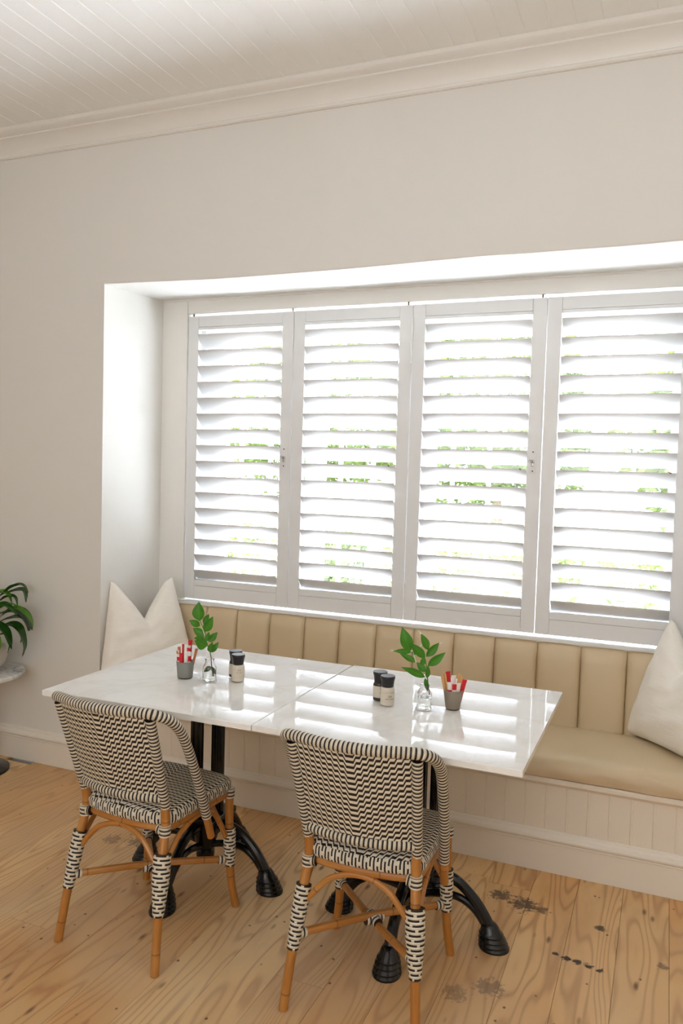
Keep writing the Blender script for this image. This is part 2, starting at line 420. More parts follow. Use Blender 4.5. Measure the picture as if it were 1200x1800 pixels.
B('subfloor', 'dark', floor, X0-0.1, X1+0.1, Y0-0.1, YO, -0.06, -0.026, bev=0)
# ceiling: tongue and groove boards
ceil = struct_empty('ceiling')
bm = bmesh.new()
w = 0.0895
prof = [(-w/2, 0.02), (-w/2, 0.0022), (-w/2+0.0026, 0.0), (w/2-0.0026, 0.0), (w/2, 0.0022), (w/2, 0.02)]
a = [bm.verts.new((px, Y0, pz)) for px, pz in prof]; b = [bm.verts.new((px, 0.0, pz)) for px, pz in prof]
for k in range(len(prof)):
    q = (k+1) % len(prof); bm.faces.new((a[k], a[q], b[q], b[k]))
bm.faces.new(a[::-1]); bm.faces.new(b)
bmesh.ops.recalc_face_normals(bm, faces=bm.faces)
bme = bpy.data.meshes.new('ceiling_board'); bm.to_mesh(bme); bm.free(); bme.materials.append(MT['ceiling'])
nb = int((X1-X0)/w)+1
for i in range(nb):
    o = bpy.data.objects.new('ceiling_board', bme); link(o, ceil); o.location = (X0+w*(i+0.5), 0, ZC)
B('roof_slab', 'dark', ceil, X0-0.2, X1+0.2, Y0-0.2, YO+0.02, ZC+0.02, ZC+0.22, bev=0)

# window wall with the deep alcove (hand-plastered, wavy head)
wn = struct_empty('wall_north')
def wall_box(*d):
    bm = bmesh.new(); box(bm, *d); build('wall_section', bm, 'wall', wn, smooth=False)
wall_box(X0-0.2, 0.0, 0.0, YO, -0.1, ZC+0.03); wall_box(AW, X1+0.2, 0.0, YO, -0.1, ZC+0.03)
wob = [(0, 2.376), (0.2, 2.371), (0.374, 2.366), (0.55, 2.361), (0.73, 2.359), (0.92, 2.359), (1.116, 2.360), (1.3, 2.361), (1.47, 2.364), (1.66, 2.368), (1.84, 2.371), (1.98, 2.368), (2.14, 2.369), (2.34, 2.368), (2.53, 2.372), (AW, 2.372)]
bm = bmesh.new(); cols = []
for xx, zz in wob:
    ring = [(0.0, ZC+0.03), (0.0, zz+0.006), (0.002, zz+0.0015), (0.007, zz), (AD+0.01, 2.392), (YO, 2.392), (YO, ZC+0.03)]
    cols.append([bm.verts.new((xx, yy, z)) for yy, z in ring])
for p, q in zip(cols, cols[1:]):
    for k in range(7): bm.faces.new((p[k], p[(k+1) % 7], q[(k+1) % 7], q[k]))
bm.faces.new(cols[0]); bm.faces.new(cols[-1][::-1])
build('wall_section', bm, 'wall', wn, smooth=False)
wall_box(0.0, AW, AD+0.02, YO, -0.1, 0.768)
for nm, d in (('wall_south', (X0-0.2, X1+0.2, Y0-0.2, Y0, -0.1, ZC+0.03)), ('wall_west', (X0-0.2, X0, Y0, 0, -0.1, ZC+0.03)), ('wall_east', (X1, X1+0.2, Y0, 0, -0.1, ZC+0.03))):
    struct(B(nm, 'wall', None, *d, bev=0))
# baseboard, one run under wall and bench
bb = [(0.0, 0.0), (-0.020, 0.0), (-0.020, 0.112), (-0.023, 0.1145), (-0.023, 0.1175), (-0.020, 0.120), (-0.025, 0.124), (-0.0285, 0.130), (-0.0285, 0.136), (-0.024, 0.143), (-0.016, 0.146), (-0.013, 0.150), (-0.012, 0.158), (-0.006, 0.163), (0.0, 0.164)]
bm = bmesh.new(); extrude_x(bm, bb, X0, X1); struct(build('baseboard_north', bm, 'skirting'))
# cornice
co = [(0.0, 3.024), (-0.010, 3.024), (-0.016, 3.029), (-0.016, 3.038), (-0.010, 3.043), (-0.012, 3.050), (-0.020, 3.068), (-0.034, 3.086), (-0.052, 3.098), (-0.060, 3.101), (-0.060, 3.108), (-0.072, 3.114), (-0.086, 3.118), (-0.092, 3.124), (-0.092, 3.1405), (0.0, 3.1405)]
bm = bmesh.new(); extrude_x(bm, co, X0, X1); struct(build('trim_1', bm, 'trim'))
# jambs and head board around the shutters
tr = struct_empty('trim_2')
B('jamb', 'trim', tr, 0.0, 0.154, AD, AD+0.09, 0.772, 2.392, bev=0.002)
B('jamb', 'trim', tr, AW-0.154, AW, AD, AD+0.09, 0.772, 2.392, bev=0.002)
B('head_board', 'trim', tr, 0.156, AW-0.156, AD, AD+0.09, 2.318, 2.385, bev=0.002)
B('head_bead', 'trim', tr, 0.0, AW, AD-0.008, AD+0.005, 2.383, 2.396, bev=0.003)
sill = struct(B('trim_3', 'shutter', None, 0.0, AW, 0.462, YO, 0.770, 0.812, bev=0.004))

struct(B('trim_4', 'sash', None, -0.15, AW+0.15, YO, YO+0.16, 0.745, 0.800, bev=0.004))  # unseen outer ledge, added to bounce sunlight up to the ceiling
# ------------------------------------------------------------------ outer sash window with glazing bars
win = struct_empty('window_1')
WY0, WY1 = 0.615, 0.655
def wb(name, x0, x1, z0, z1, y0=WY0, y1=WY1, mat='sash'): return B(name, mat, win, x0, x1, y0, y1, z0, z1, bev=0.003)
wb('frame_rail', 0.0, AW, 2.26, 2.392, 0.60, YO); wb('frame_rail', 0.156, AW-0.156, 0.806, 0.86, 0.60, YO)
wb('frame_jamb', 0.0, 0.19, 0.806, 2.26, 0.60, YO); wb('frame_jamb', AW-0.19, AW, 0.806, 2.26, 0.60, YO)
open_x = [(0.318, 0.79), (0.894, 1.375), (1.476, 1.955), (2.052, 2.52)]
edges = [0.19] + [(open_x[i][1]+open_x[i+1][0])/2 for i in range(3)] + [AW-0.19]
for i, (a, b_) in enumerate(open_x):
    e0, e1 = edges[i], edges[i+1]
    wb('casement_stile', e0+0.002, a, 0.86, 2.26); wb('casement_stile', b_, e1-0.002, 0.86, 2.26)
    wb('casement_rail', a, b_, 2.18, 2.26); wb('casement_rail', a, b_, 0.86, 0.935)
    wb('transom', a, b_, 1.785, 1.825)
    bars = [(0.085, 0.016), (0.26, 0.016)] if i < 3 else [(0.165, 0.05), (0.325, 0.016)]
    for (d, wd) in bars: wb('glazing_bar', a+d-wd/2, a+d+wd/2, 0.935, 2.18, WY0+0.005, WY1-0.005)
    for zz in (1.36,): wb('glazing_bar', a, b_, zz-0.007, zz+0.007, WY0+0.006, WY1-0.006)
    bm = bmesh.new(); box(bm, a, b_, 0.634, 0.637, 0.935, 2.18); build('pane', bm, 'pane', win, smooth=False)

# ------------------------------------------------------------------ shutters
def louver_mesh(Lx):
    bm = bmesh.new(); th = math.radians(47); prof = []
    for k in range(14):
        t = 2*PI*k/14; px = 0.0445*math.cos(t); pz = 0.0052*math.sin(t)
        prof.append((px*math.cos(th)*-1 - pz*math.sin(th)*0 + pz*math.sin(th), px*math.sin(th) + pz*math.cos(th)))
    extrude_x(bm, prof, 0, Lx)
    bmesh.ops.recalc_face_normals(bm, faces=bm.faces)
    me = bpy.data.meshes.new('louver'); bm.to_mesh(me); bm.free(); me.materials.append(MT['shutter'])
    for p in me.polygons: p.use_smooth = len(p.vertices) == 4
    return me
SW, SX, SY0, SY1, ZB, ZT = 0.6128, 0.1605, AD, AD+0.028, 0.823, 2.302
lou = louver_mesh(SW-0.122-0.006)
slabels = ['leftmost white plantation shutter, beside the alcove side wall, with a lock plate',
           'second white plantation shutter from the left, hinged to the third, no lock plate',
           'third white plantation shutter from the left, above the right flower vase, with a lock plate',
           'rightmost white plantation shutter, above the bare bench seat']
shutters = []
for i in range(4):
    x0 = SX + SW*i + 0.0018; x1 = SX + SW*(i+1) - 0.0018
    t = thing('shutter_panel', slabels[i], 'shutter', ((x0+x1)/2, SY0, ZB), 0, 'plantation shutters in the alcove'); shutters.append(t)
    ox, oy, oz = t.location
    def S(name, mat, a, b_, c, d, e, f, bev=0.0015, par=None, sg=2):
        return B(name, mat, par or t, a-ox, b_-ox, c-oy, d-oy, e-oz, f-oz, bev=bev, seg=sg)
    S('stile', 'shutter', x0, x0+0.0605, SY0, SY1, ZB, ZT); rs = S('stile', 'shutter', x1-0.0605, x1, SY0, SY1, ZB, ZT)
    a, b_ = x0+0.0612, x1-0.0612
    S('top_rail', 'shutter', a, b_, SY0, SY1, 2.2475, ZT); S('top_strip', 'shutter', a, b_, SY0, SY1, 2.232, 2.2462, 0.001)
    S('bottom_rail', 'shutter', a, b_, SY0, SY1, ZB, 0.8925); S('bottom_strip', 'shutter', a, b_, SY0, SY1, 0.8938, 0.924, 0.001)
    for k in range(16):
        o = bpy.data.objects.new('louver', lou); link(o, t)
        o.location = (a+0.003-ox, SY0+0.016-oy, 0.9475+0.0819*k-oz)
    # small brass pin on one louver
    TU('pin', 'brass', t, [(b_-0.03-ox, -0.022, 1.556-oz), (b_-0.024-ox, -0.034, 1.553-oz), (b_-0.018-ox, -0.036, 1.550-oz)], 0.003, 3, 6)
    if i in (0, 2):
        lx = x1-0.034-ox; lz = (1.5785 if i == 0 else 1.586)-oz
        pl = B('lock_plate', 'shutter', t, lx-0.015, lx+0.015, -0.0045, 0.001, lz-0.05, lz+0.05, bev=0.001)
        for dz in (0.043, -0.041):
            bm = bmesh.new(); lathe(bm, [(0.0035, 0), (0.0035, 0.002), (0.002, 0.0028)], seg=10)
            bmesh.ops.rotate(bm, verts=bm.verts, cent=(0, 0, 0), matrix=Matrix.Rotation(PI/2, 3, 'X')); bmesh.ops.translate(bm, verts=bm.verts, vec=(lx, -0.0045, lz+dz))
            build('screw', bm, 'brass', pl)
        bm = bmesh.new(); lathe(bm, [(0.0085, 0), (0.0085, 0.004), (0.007, 0.005)], seg=16)
        bmesh.ops.rotate(bm, verts=bm.verts, cent=(0, 0, 0), matrix=Matrix.Rotation(PI/2, 3, 'X')); bmesh.ops.translate(bm, verts=bm.verts, vec=(lx, -0.0045, lz))
        box(bm, lx-0.005, lx+0.005, -0.0095, -0.0045, lz-0.022, lz-0.004, bev=0.002)
        build('lock_cylinder', bm, 'steel', pl)
        B('key_slot', 'dark', pl, lx-0.0012, lx+0.0012, -0.0102, -0.009, lz-0.004, lz+0.004, bev=0)
        TU('escutcheon_ring', 'steel', pl, [Vector((lx-0.012+0.006*math.cos(q), -0.008, lz+0.002+0.006*math.sin(q))) for q in [PI*0.3*j for j in range(6)]], 0.0016, 3, 6)
    if i == 2:
        for (za, zb) in ((2.03, 2.245), (0.905, 1.0)):
            bm = bmesh.new(); lathe(bm, [(0.006, za-oz), (0.006, (za+zb)/2-0.004-oz), (0.0045, (za+zb)/2-0.003-oz), (0.0045, (za+zb)/2+0.003-oz), (0.006, (za+zb)/2+0.004-oz), (0.006, zb-oz)], x0-0.002-ox, -0.0075, 0, seg=12)
            build('hinge', bm, 'shutter', t)
for xx in (0.185, 0.76, 1.36, 1.975):        # top pivots in the gap above the panels
    o = LA('shutter_pivot', 'brass', tr, [(0.004, 0), (0.004, 0.018)], (xx, AD+0.012, 2.301), 8)

# ------------------------------------------------------------------ banquette
bench = thing('banquette', 'long built-in banquette with channelled beige leather back, beige seat and white boarded front', 'bench', (AW/2, 0.2, 0))
ox, oy = AW/2, 0.2
def bo(o): o.location = (-ox, -oy, 0); return o
bw = 0.0778
bm = bmesh.new()
prof = [(0.0001, 0.0), (0.0001, -0.0058), (0.0022, -0.0075), (0.0085, -0.0075), (0.0097, -0.0068), (0.0109, -0.0075), (bw-0.0022, -0.0075), (bw-0.0001, -0.0058), (bw-0.0001, 0.0)]
a = [bm.verts.new((px, py, 0.150)) for px, py in prof]; b = [bm.verts.new((px, py, 0.344)) for px, py in prof]
for k in range(len(prof)):
    q = (k+1) % len(prof); bm.faces.new((a[k], a[q], b[q], b[k]))
bm.faces.new(a); bm.faces.new(b[::-1])
bmesh.ops.recalc_face_normals(bm, faces=bm.faces)
fme = bpy.data.meshes.new('front_board'); bm.to_mesh(fme); bm.free(); fme.materials.append(MT['bench_paint'])
xx = 0.738-bw*9; 
while xx < AW-0.01:
    o = bpy.data.objects.new('front_board', fme); link(o, bench); o.location = (max(xx, 0)-ox, -oy, 0); xx += bw
bo(B('carcass', 'bench_paint', bench, 0.004, AW-0.004, 0.001, 0.46, 0.002, 0.366, bev=0))
bm = bmesh.new(); extrude_x(bm, [(0.0, 0.338), (-0.014, 0.338), (-0.018, 0.344), (-0.026, 0.348), (-0.030, 0.353), (-0.030, 0.366), (-0.026, 0.371), (0.0, 0.371)], 0.0, AW)
bo(build('seat_lip', bm, 'bench_paint', bench))
# seat cushion, rounded front, faint creases
bm = bmesh.new(); prof = []
z0, z1, yf, yb = 0.371, 0.456, -0.036, 0.425
prof = [(yb, z0), (yf+0.012, z0), (yf+0.003, z0+0.006), (yf, z0+0.022), (yf, z1-0.048), (yf+0.004, z1-0.03), (yf+0.014, z1-0.013), (yf+0.030, z1-0.003), (yf+0.055, z1+0.001), (yf+0.2, z1+0.006), (0.30, z1+0.004), (0.385, z1-0.002), (yb, z1-0.012)]
NX = 90; rows = []
for i in range(NX+1):
    X = 0.003+(AW-0.006)*i/NX
    rows.append([bm.verts.new((X, y + (0.0018*math.sin(X*31+z*90)+0.0015*math.sin(X*13-z*60) if y < 0.03 else 0), z + (0.0012*math.sin(X*9+y*14) if z > z1-0.01 else 0))) for y, z in prof])
for p, q in zip(rows, rows[1:]):
    for k in range(len(prof)):
        j = (k+1) % len(prof); bm.faces.new((p[k], p[j], q[j], q[k]))
bm.faces.new(rows[0]); bm.faces.new(rows[-1][::-1])
bo(build('seat_cushion', bm, 'leather', bench))
# channels of the back
seams = [0.004, 0.149, 0.330, 0.512, 0.701, 0.893, 1.078, 1.268, 1.455, 1.646, 1.834, 2.022, 2.207, 2.394, 2.58, AW-0.004]
def channel(x0, x1):
    bm = bmesh.new(); NU, NV = 20, 10; w_ = x1-x0; g = []
    zt, zb = 0.797, 0.448
    for i in range(NU+1):
        u = i/NU; X = x0 + w_*u; e = 1-(2*u-1)**6
        e2 = max(0.0, 1-abs(2*u-1)**4.5)**0.5
        row = []
        for j in range(NV+1):
            v = j/NV; Z = zb + (zt-0.003*(1-e)-zb)*v
            ybase = 0.392 + 0.026*v
            bulge = 0.022*e2*min(1.0, ((1-v)*9)**0.5 if v > 0.89 else 1.0)
            row.append(bm.verts.new((X, ybase+0.020-bulge, Z)))
        row.append(bm.verts.new((X, 0.43, zt+0.003*e-0.002*(1-e)))); row.append(bm.verts.new((X, 0.461, zt-0.002-0.002*(1-e)))); row.append(bm.verts.new((X, 0.461, zb)))
        g.append(row)
    for p, q in zip(g, g[1:]):
        n = len(p)
        for k in range(n): bm.faces.new((p[k], p[(k+1) % n], q[(k+1) % n], q[k]))
    bm.faces.new(g[0]); bm.faces.new(g[-1][::-1])
    return bm
for a, b_ in zip(seams, seams[1:]): bo(build('back_panel', channel(a+0.0006, b_-0.0006), 'leather', bench))

# ------------------------------------------------------------------ cushions
def pillow(name, label, W_, H_, T_, chop, squeeze, seed):
    bm = bmesh.new(); N = 36; r = random.Random(seed); ph = [r.uniform(0, 6) for _ in range(8)]
    def shape(u, v, s):
        vt = (v+1)/2
        x = W_/2*u*(1-0.07*(1-v*v))*(1 - squeeze*max(0, vt)**1.6)
        z = H_/2*v*(1-0.06*(1-u*u)) + H_/2
        d = max(0.0, 1-abs(u+0.04)/0.80)**1.15; z += 0.018*abs(u)**6*max(0, v)**4
        lean = 0.0
        z -= chop*d*max(0, vt)**2.2
        th = (max(0, 1-u*u)*max(0, 1-v*v))**0.42
        th *= 1 - 0.45*math.exp(-(u/0.16)**2)*max(0, vt)**3
        wr = 0.0025*math.sin(11*u+5*v+ph[0])*math.sin(4*v+ph[1]) + 0.0018*math.sin(17*v-7*u+ph[2]) + 0.003*math.sin(9*(u*u+v)+ph[3])
        edge = min(1, th*2)
        y = s*(T_/2*th*(1.15-0.3*vt) + 0.0025) + wr*edge*s + (0.014*math.exp(-((u-0.08)/0.1)**2)*max(0, vt-0.35)*edge*(-s))
        return Vector((x, y, z))
    F = {}
    for s in (1, -1):
        for i in range(N+1):
            for j in range(N+1): 
                F[s, i, j] = bm.verts.new(shape(-1+2*i/N, -1+2*j/N, s))
        for i in range(N):
            for j in range(N): bm.faces.new((F[s, i, j], F[s, i+1, j], F[s, i+1, j+1], F[s, i, j+1]))
    for i in range(N):
        for (a, b_) in (((i, 0), (i+1, 0)), ((i, N), (i+1, N)), ((0, i), (0, i+1)), ((N, i), (N, i+1))):
            bm.faces.new((F[1, a[0], a[1]], F[1, b_[0], b_[1]], F[-1, b_[0], b_[1]], F[-1, a[0], a[1]]))
    o = build(name, bm, 'linen'); sb = o.modifiers.new('sub', 'SUBSURF'); sb.levels = 1; sb.render_levels = 1
    return tag(o, label, 'cushion', 'white linen cushions on the bench')
pa = pillow('cushion', 'white linen cushion with pinched top leaning in the left corner behind the table', 0.52, 0.49, 0.15, 0.175, 0.36, 3)
pa.location = (0.175, 0.165, 0.452); pa.rotation_euler = (math.radians(-12), 0, math.radians(61))
pb = pillow('cushion', 'white linen cushion slumped at the right end of the bench', 0.52, 0.50, 0.17, 0.155, 0.32, 5)
pb.location = (2.575, 0.225, 0.452); pb.rotation_euler = (math.radians(-14), 0, math.radians(-50))

# ------------------------------------------------------------------ dining tables
def table(cx, cy, wx, wy, rz, label):
    t = thing('dining_table', label, 'table', (cx, cy, 0), rz, 'pair of white topped tables')
    B('tabletop', 'quartz', t, -wx/2, wx/2, -wy/2, wy/2, 0.731, 0.750, bev=0.0015)
    B('mounting_plate', 'iron', t, -0.17, 0.17, -0.17, 0.17, 0.723, 0.731, bev=0.002)
    for k in range(4):
        q = PI/2*k; px, py = 0.056*math.cos(q), 0.056*math.sin(q)
        bm = bmesh.new(); box(bm, px-0.0125, px+0.0125, py-0.0125, py+0.0125, 0.235, 0.724, bev=0.005)
        for s in (-1, 1):                      # raised flutes
            box(bm, px-0.004, px+0.004, py+s*0.0125-0.002, py+s*0.0125+0.002, 0.25, 0.715, bev=0.001, seg=1)
            box(bm, px+s*0.0125-0.002, px+s*0.0125+0.002, py-0.004, py+0.004, 0.25, 0.715, bev=0.001, seg=1)
        build('post', bm, 'iron', t)
    for zz in (0.71, 0.238):
        B('post_collar', 'iron', t, -0.083, 0.083, -0.083, 0.083, zz-0.012, zz+0.012, bev=0.006)
    LA('hub', 'iron', t, [(0.010, 0.066), (0.030, 0.068), (0.034, 0.078), (0.034, 0.098), (0.028, 0.106), (0.034, 0.115), (0.046, 0.16), (0.058, 0.20), (0.064, 0.225), (0.05, 0.232)], seg=20)
    for k in range(4):
        q = PI/2*k
        bm = bmesh.new()
        def R(r, z): return Vector((r*math.cos(q), r*math.sin(q), z))
        tube(bm, spline([R(0.035, 0.205), R(0.09, 0.208), (R(0.15, 0.188)), R(0.205, 0.140), R(0.245, 0.082), R(0.262, 0.045)], 6), lambda s: 0.0165+0.003*abs(2*s-1), 10)
        tube(bm, spline([R(0.030, 0.125), R(0.07, 0.135), R(0.12, 0.142), R(0.165, 0.135), R(0.205, 0.110), R(0.235, 0.075)], 6), lambda s: 0.0125, 10)
        leg = build('leg', bm, 'iron', t)
        bm = bmesh.new()
        pr = [(0.044, 0.0), (0.045, 0.006), (0.041, 0.012), (0.043, 0.018), (0.038, 0.026), (0.040, 0.032), (0.034, 0.040), (0.036, 0.046), (0.029, 0.056), (0.026, 0.068), (0.020, 0.078), (0.010, 0.084)]
        lathe(bm, pr, seg=20)
        for v in bm.verts:                                         # paw leans inward and is longer than wide
            v.co.x = v.co.x*1.12 - (v.co.z)*0.25; 
        bmesh.ops.rotate(bm, verts=bm.verts, cent=(0, 0, 0), matrix=Matrix.Rotation(q, 3, 'Z')); bmesh.ops.translate(bm, verts=bm.verts, vec=R(0.272, 0))
        build('foot', bm, 'iron', leg)
    return t
table(0.988, -0.600, 0.806, 0.828, 0.002, 'left white quartz café table on a black cast iron base, nearer the potted lily')
table(1.800, -0.594, 0.810, 0.836, -0.002, 'right white quartz café table on a black cast iron base, nearer the bare bench seat')

# ------------------------------------------------------------------ woven bistro chairs
def make_chair(label, loc, rz):
    t = thing('bistro_chair', label, 'chair', loc, rz, 'black and cream woven bistro chairs')
    def mir(p, s): return (p[0]*s, p[1], p[2])
    rear_path = [(0.192, -0.222, 0.0), (0.180, -0.195, 0.16), (0.166, -0.162, 0.32), (0.158, -0.138, 0.42), (0.160, -0.146, 0.50)]
    front_path = [(0.194, 0.215, 0.0), (0.183, 0.204, 0.08), (0.178, 0.198, 0.16), (0.176, 0.192, 0.30), (0.176, 0.188, 0.425)]
    def on_path(path, z):
        for a, b_ in zip(path, path[1:]):
            if a[2] <= z <= b_[2]:
                f = (z-a[2])/(b_[2]-a[2]); return Vector(a).lerp(Vector(b_), f)
        return Vector(path[-1])
    taper = lambda q: 0.0135+0.001*q
    for s in (-1, 1):
        TU('leg', 'rattan', t, [mir(p, s) for p in rear_path], taper, 6, 12, 0.3*s)
        TU('leg', 'rattan', t, [mir(p, s) for p in front_path], taper, 6, 12, 0.11*s)
        for path, za, zb, zs in ((rear_path, 0.165, 0.34, 0.0), (front_path, 0.15, 0.285, 0.0)):
            pts = [on_path(path, za+(zb-za)*k/10) for k in range(11)]
            bm = bmesh.new(); tube(bm, [Vector(mir(p, s)) for p in pts], (lambda q: 0.0170+(0.0105 if s > 0 else 0.0055)*min(1, q*1.7)) if path is rear_path else (lambda q: 0.0165+0.005*min(1, q*1.8)), 16)
            build('leg_wrap', bm, 'leg_wrap', t)
        # knot where the seat ring meets the leg
        for path, z in ((rear_path, 0.405), (front_path, 0.41)):
            c = on_path(path, z); c = Vector(mir(c, s))
            bm = bmesh.new(); tube(bm, [c+Vector((0, 0, -0.016)), c, c+Vector((0, 0, 0.016))], lambda q: 0.0185, 12, 0.003)
            dirx = Vector((-s, 0.0, 0))
            tube(bm, [c+Vector((-s*0.008, 0, 0)), c+Vector((-s*0.024, 0, 0.002))], 0.0165, 12)
            build('binding', bm, 'rings', t)
    # seat ring of rattan under the woven seat
    def outline(grow, n=10, z=0.0):
        cs = [(-0.168-grow, -0.138-grow), (0.168+grow, -0.138-grow), (0.182+grow, 0.205+grow), (-0.182-grow, 0.205+grow)]
        rc = 0.05 + grow; out = []
        for k in range(4):
            p = Vector((*cs[k], 0)); a = (Vector((*cs[k-1], 0))-p).normalized(); b_ = (Vector((*cs[(k+1) % 4], 0))-p).normalized()
            A, D = p+a*rc, p+b_*rc
            for i in range(n+1):
                f = i/n; out.append((A*(1-f)**2 + p*2*f*(1-f) + D*f*f) + Vector((0, 0, z)))
        # subdivide straight runs
        res = []
        for k in range(len(out)):
            p, q = out[k], out[(k+1) % len(out)]; res.append(p)
            m_ = int((q-p).length/0.03)
            for i in range(1, m_+1): res.append(p.lerp(q, i/(m_+1)))
        for p in res:                                             # rear edge bows back, front edge bows forward
            if p.y < -0.08: p.y -= 0.018*max(0, 1-(p.x/0.15)**2)
            if p.y > 0.15: p.y += 0.014*max(0, 1-(p.x/0.17)**2)
        return res
    bm = bmesh.new(); tube(bm, outline(-0.008, 8, 0.407), 0.0125, 10, 0, True); build('seat_ring', bm, 'rattan', t)
    # woven seat: rolled edge (skirt) and top
    bm = bmesh.new(); uvl = bm.loops.layers.uv.verify()
    lv = [(-0.012, 0.416), (0.004, 0.420), (0.0085, 0.430), (0.008, 0.446), (0.001, 0.456), (-0.012, 0.462), (-0.03, 0.465)]
    rings_ = []
    for gr, z in lv: rings_.append([bm.verts.new(p) for p in outline(gr, 8, z)])
    n = len(rings_[0]); per = [0.0]
    o0 = outline(0.005, 8, 0)
    if any(len(r) != n for r in rings_):
        n = min(len(r) for r in rings_)
    for k in range(n): per.append(per[-1] + (o0[(k+1) % len(o0)]-o0[k]).length)
    vv = [0, 0.016, 0.027, 0.043, 0.055, 0.070, 0.088]
    for a in range(len(lv)-1):
        for k in range(n):
            q = (k+1) % n
            f = bm.faces.new((rings_[a][k], rings_[a][q], rings_[a+1][q], rings_[a+1][k]))
            top = a >= 4
            f.material_index = 1 if top else 0
            for l, (kk, aa) in zip(f.loops, ((k, a), (k+1, a), (k+1, a+1), (k, a+1))):
                l[uvl].uv = (l.vert.co.x, l.vert.co.y) if top else (per[kk], vv[aa])
    prev = rings_[-1]
    for sc, dz in ((0.75, 0.002), (0.45, 0.001), (0.15, -0.002)):
        nx = [bm.verts.new((v.co.x*sc, 0.03+(v.co.y-0.03)*sc, 0.465+dz)) for v in rings_[-1]]
        for k in range(n):
            q = (k+1) % n; f = bm.faces.new((prev[k], prev[q], nx[q], nx[k])); f.material_index = 1
            for l in f.loops: l[uvl].uv = (l.vert.co.x, l.vert.co.y)
        prev = nx
    f = bm.faces.new(prev); f.material_index = 1
    for l in f.loops: l[uvl].uv = (l.vert.co.x, l.vert.co.y)
    f = bm.faces.new(rings_[0][::-1]); f.material_index = 0
    build('seat', bm, ['skirt', 'weave'], t)
    # back frame: hoop (top rail running down into both arms), stiles, lower rail
    arm = [(0.200, 0.048, 0.318), (0.203, 0.020, 0.385), (0.211, -0.032, 0.50), (0.218, -0.094, 0.625), (0.221, -0.150, 0.722), (0.215, -0.198, 0.772)]
    rail = [(0.192, -0.238, 0.796), (0.150, -0.256, 0.801), (0.08, -0.274, 0.801)]
    hoop = arm + rail + [(0, -0.281, 0.801)] + [mir(p, -1) for p in reversed(rail)] + [mir(p, -1) for p in reversed(arm)]
    pts = spline(hoop, 8)
    lo = [i for i, p in enumerate(pts) if p.z > 0.392]
    bm = bmesh.new(); tube(bm, pts[lo[0]:lo[-1]+1], 0.0158, 14); build('back_hoop', bm, 'rings', t)
    for seg_ in (pts[:lo[0]+2], pts[lo[-1]-1:]):
        bm = bmesh.new(); tube(bm, seg_, 0.0128, 12); build('arm_end', bm, 'rattan', t)
    def stile_x(z): return 0.160 + 0.017*(z-0.48)/0.31
    def back_y(z): return -0.142 - 0.103*(z-0.48)/0.31
    def bow(x, z): return -0.036*(1-(x/stile_x(z))**2)
    for s in (-1, 1):
        TU('back_stile', 'rings', t, [(s*stile_x(z), back_y(z), z) for z in (0.478, 0.56, 0.64, 0.72, 0.782)], 0.0155, 6, 14)
    zl = 0.512
    TU('lower_back_rail', 'rings', t, [(x_, back_y(zl)+bow(x_, zl), zl) for x_ in (-0.158, -0.11, -0.05, 0, 0.05, 0.11, 0.158)], 0.0148, 6, 14)
    bm = bmesh.new(); uvl = bm.loops.layers.uv.verify(); NU, NV = 28, 22; g = []
    for side in (0, 1):
        for i in range(NU+1):
            row = []
            for j in range(NV+1):
                z = 0.505 + (0.792-0.505)*j/NV; u = -1+2*i/NU; xx_ = u*stile_x(z)
                y = back_y(z) + bow(xx_, z) + (0.0025 if side else -0.0025)
                row.append((bm.verts.new((xx_, y, z)), (xx_ - 0.002, (z-0.505)*1.05)))
            g.append(row)
    for side in (0, 1):
        for i in range(NU):
            for j in range(NV):
                a = g[side*(NU+1)+i]; b_ = g[side*(NU+1)+i+1]
                q = [a[j], b_[j], b_[j+1], a[j+1]]
                f = bm.faces.new([w[0] for w in q])
                for l, w in zip(f.loops, q): l[uvl].uv = w[1]
    build('woven_back', bm, 'weave', t)
    # bent braces under the seat
    def brace(a, b_, apex):
        A, D, Mid = Vector(a), Vector(b_), Vector(apex)
        p1 = A.lerp(Mid, 0.45) + Vector((0, 0, (Mid.z-A.z)*0.33)); p2 = D.lerp(Mid, 0.45) + Vector((0, 0, (Mid.z-D.z)*0.33))
        TU('brace', 'rattan', t, [A, A.lerp(p1, 0.5)+Vector((0, 0, 0.004)), p1, Mid + (A-Mid)*0.18 - Vector((0, 0, (A.z-Mid.z)*0.16)), Mid + (D-Mid)*0.18 - Vector((0, 0, (D.z-Mid.z)*0.16)), p2, D.lerp(p2, 0.5)+Vector((0, 0, 0.004)), D], 0.0088, 6, 10)
    RL, RR = (-0.152, -0.166, 0.300), (0.150, -0.166, 0.300); FL, FR = (-0.165, 0.185, 0.262), (0.165, 0.185, 0.262)
    brace(RL, RR, (0, -0.150, 0.394)); brace(FL, FR, (0, 0.190, 0.392))
    for s in (-1, 1): brace((s*0.170, -0.150, 0.305), (s*0.176, 0.172, 0.262), (s*0.168, 0.02, 0.394))
    # crossed stretchers
    for s in (-1, 1):
        a = Vector((-s*0.178, -0.190, 0.205)); b_ = Vector((s*0.176, 0.195, 0.172+0.0*s))
        dz = 0.010*s
        TU('stretcher', 'rattan', t, [a, a.lerp(b_, 0.5)+Vector((0, 0, dz)), b_], 0.0115, 6, 10)
        for e, o_ in ((a, b_), (b_, a)):
            d = (o_-e).normalized()
            bm = bmesh.new(); tube(bm, [e+d*0.016, e+d*0.038], 0.0135, 12); build('binding', bm, 'rings', t)
    c = Vector((0, 0.0025, 0.1885))
    bm = bmesh.new()
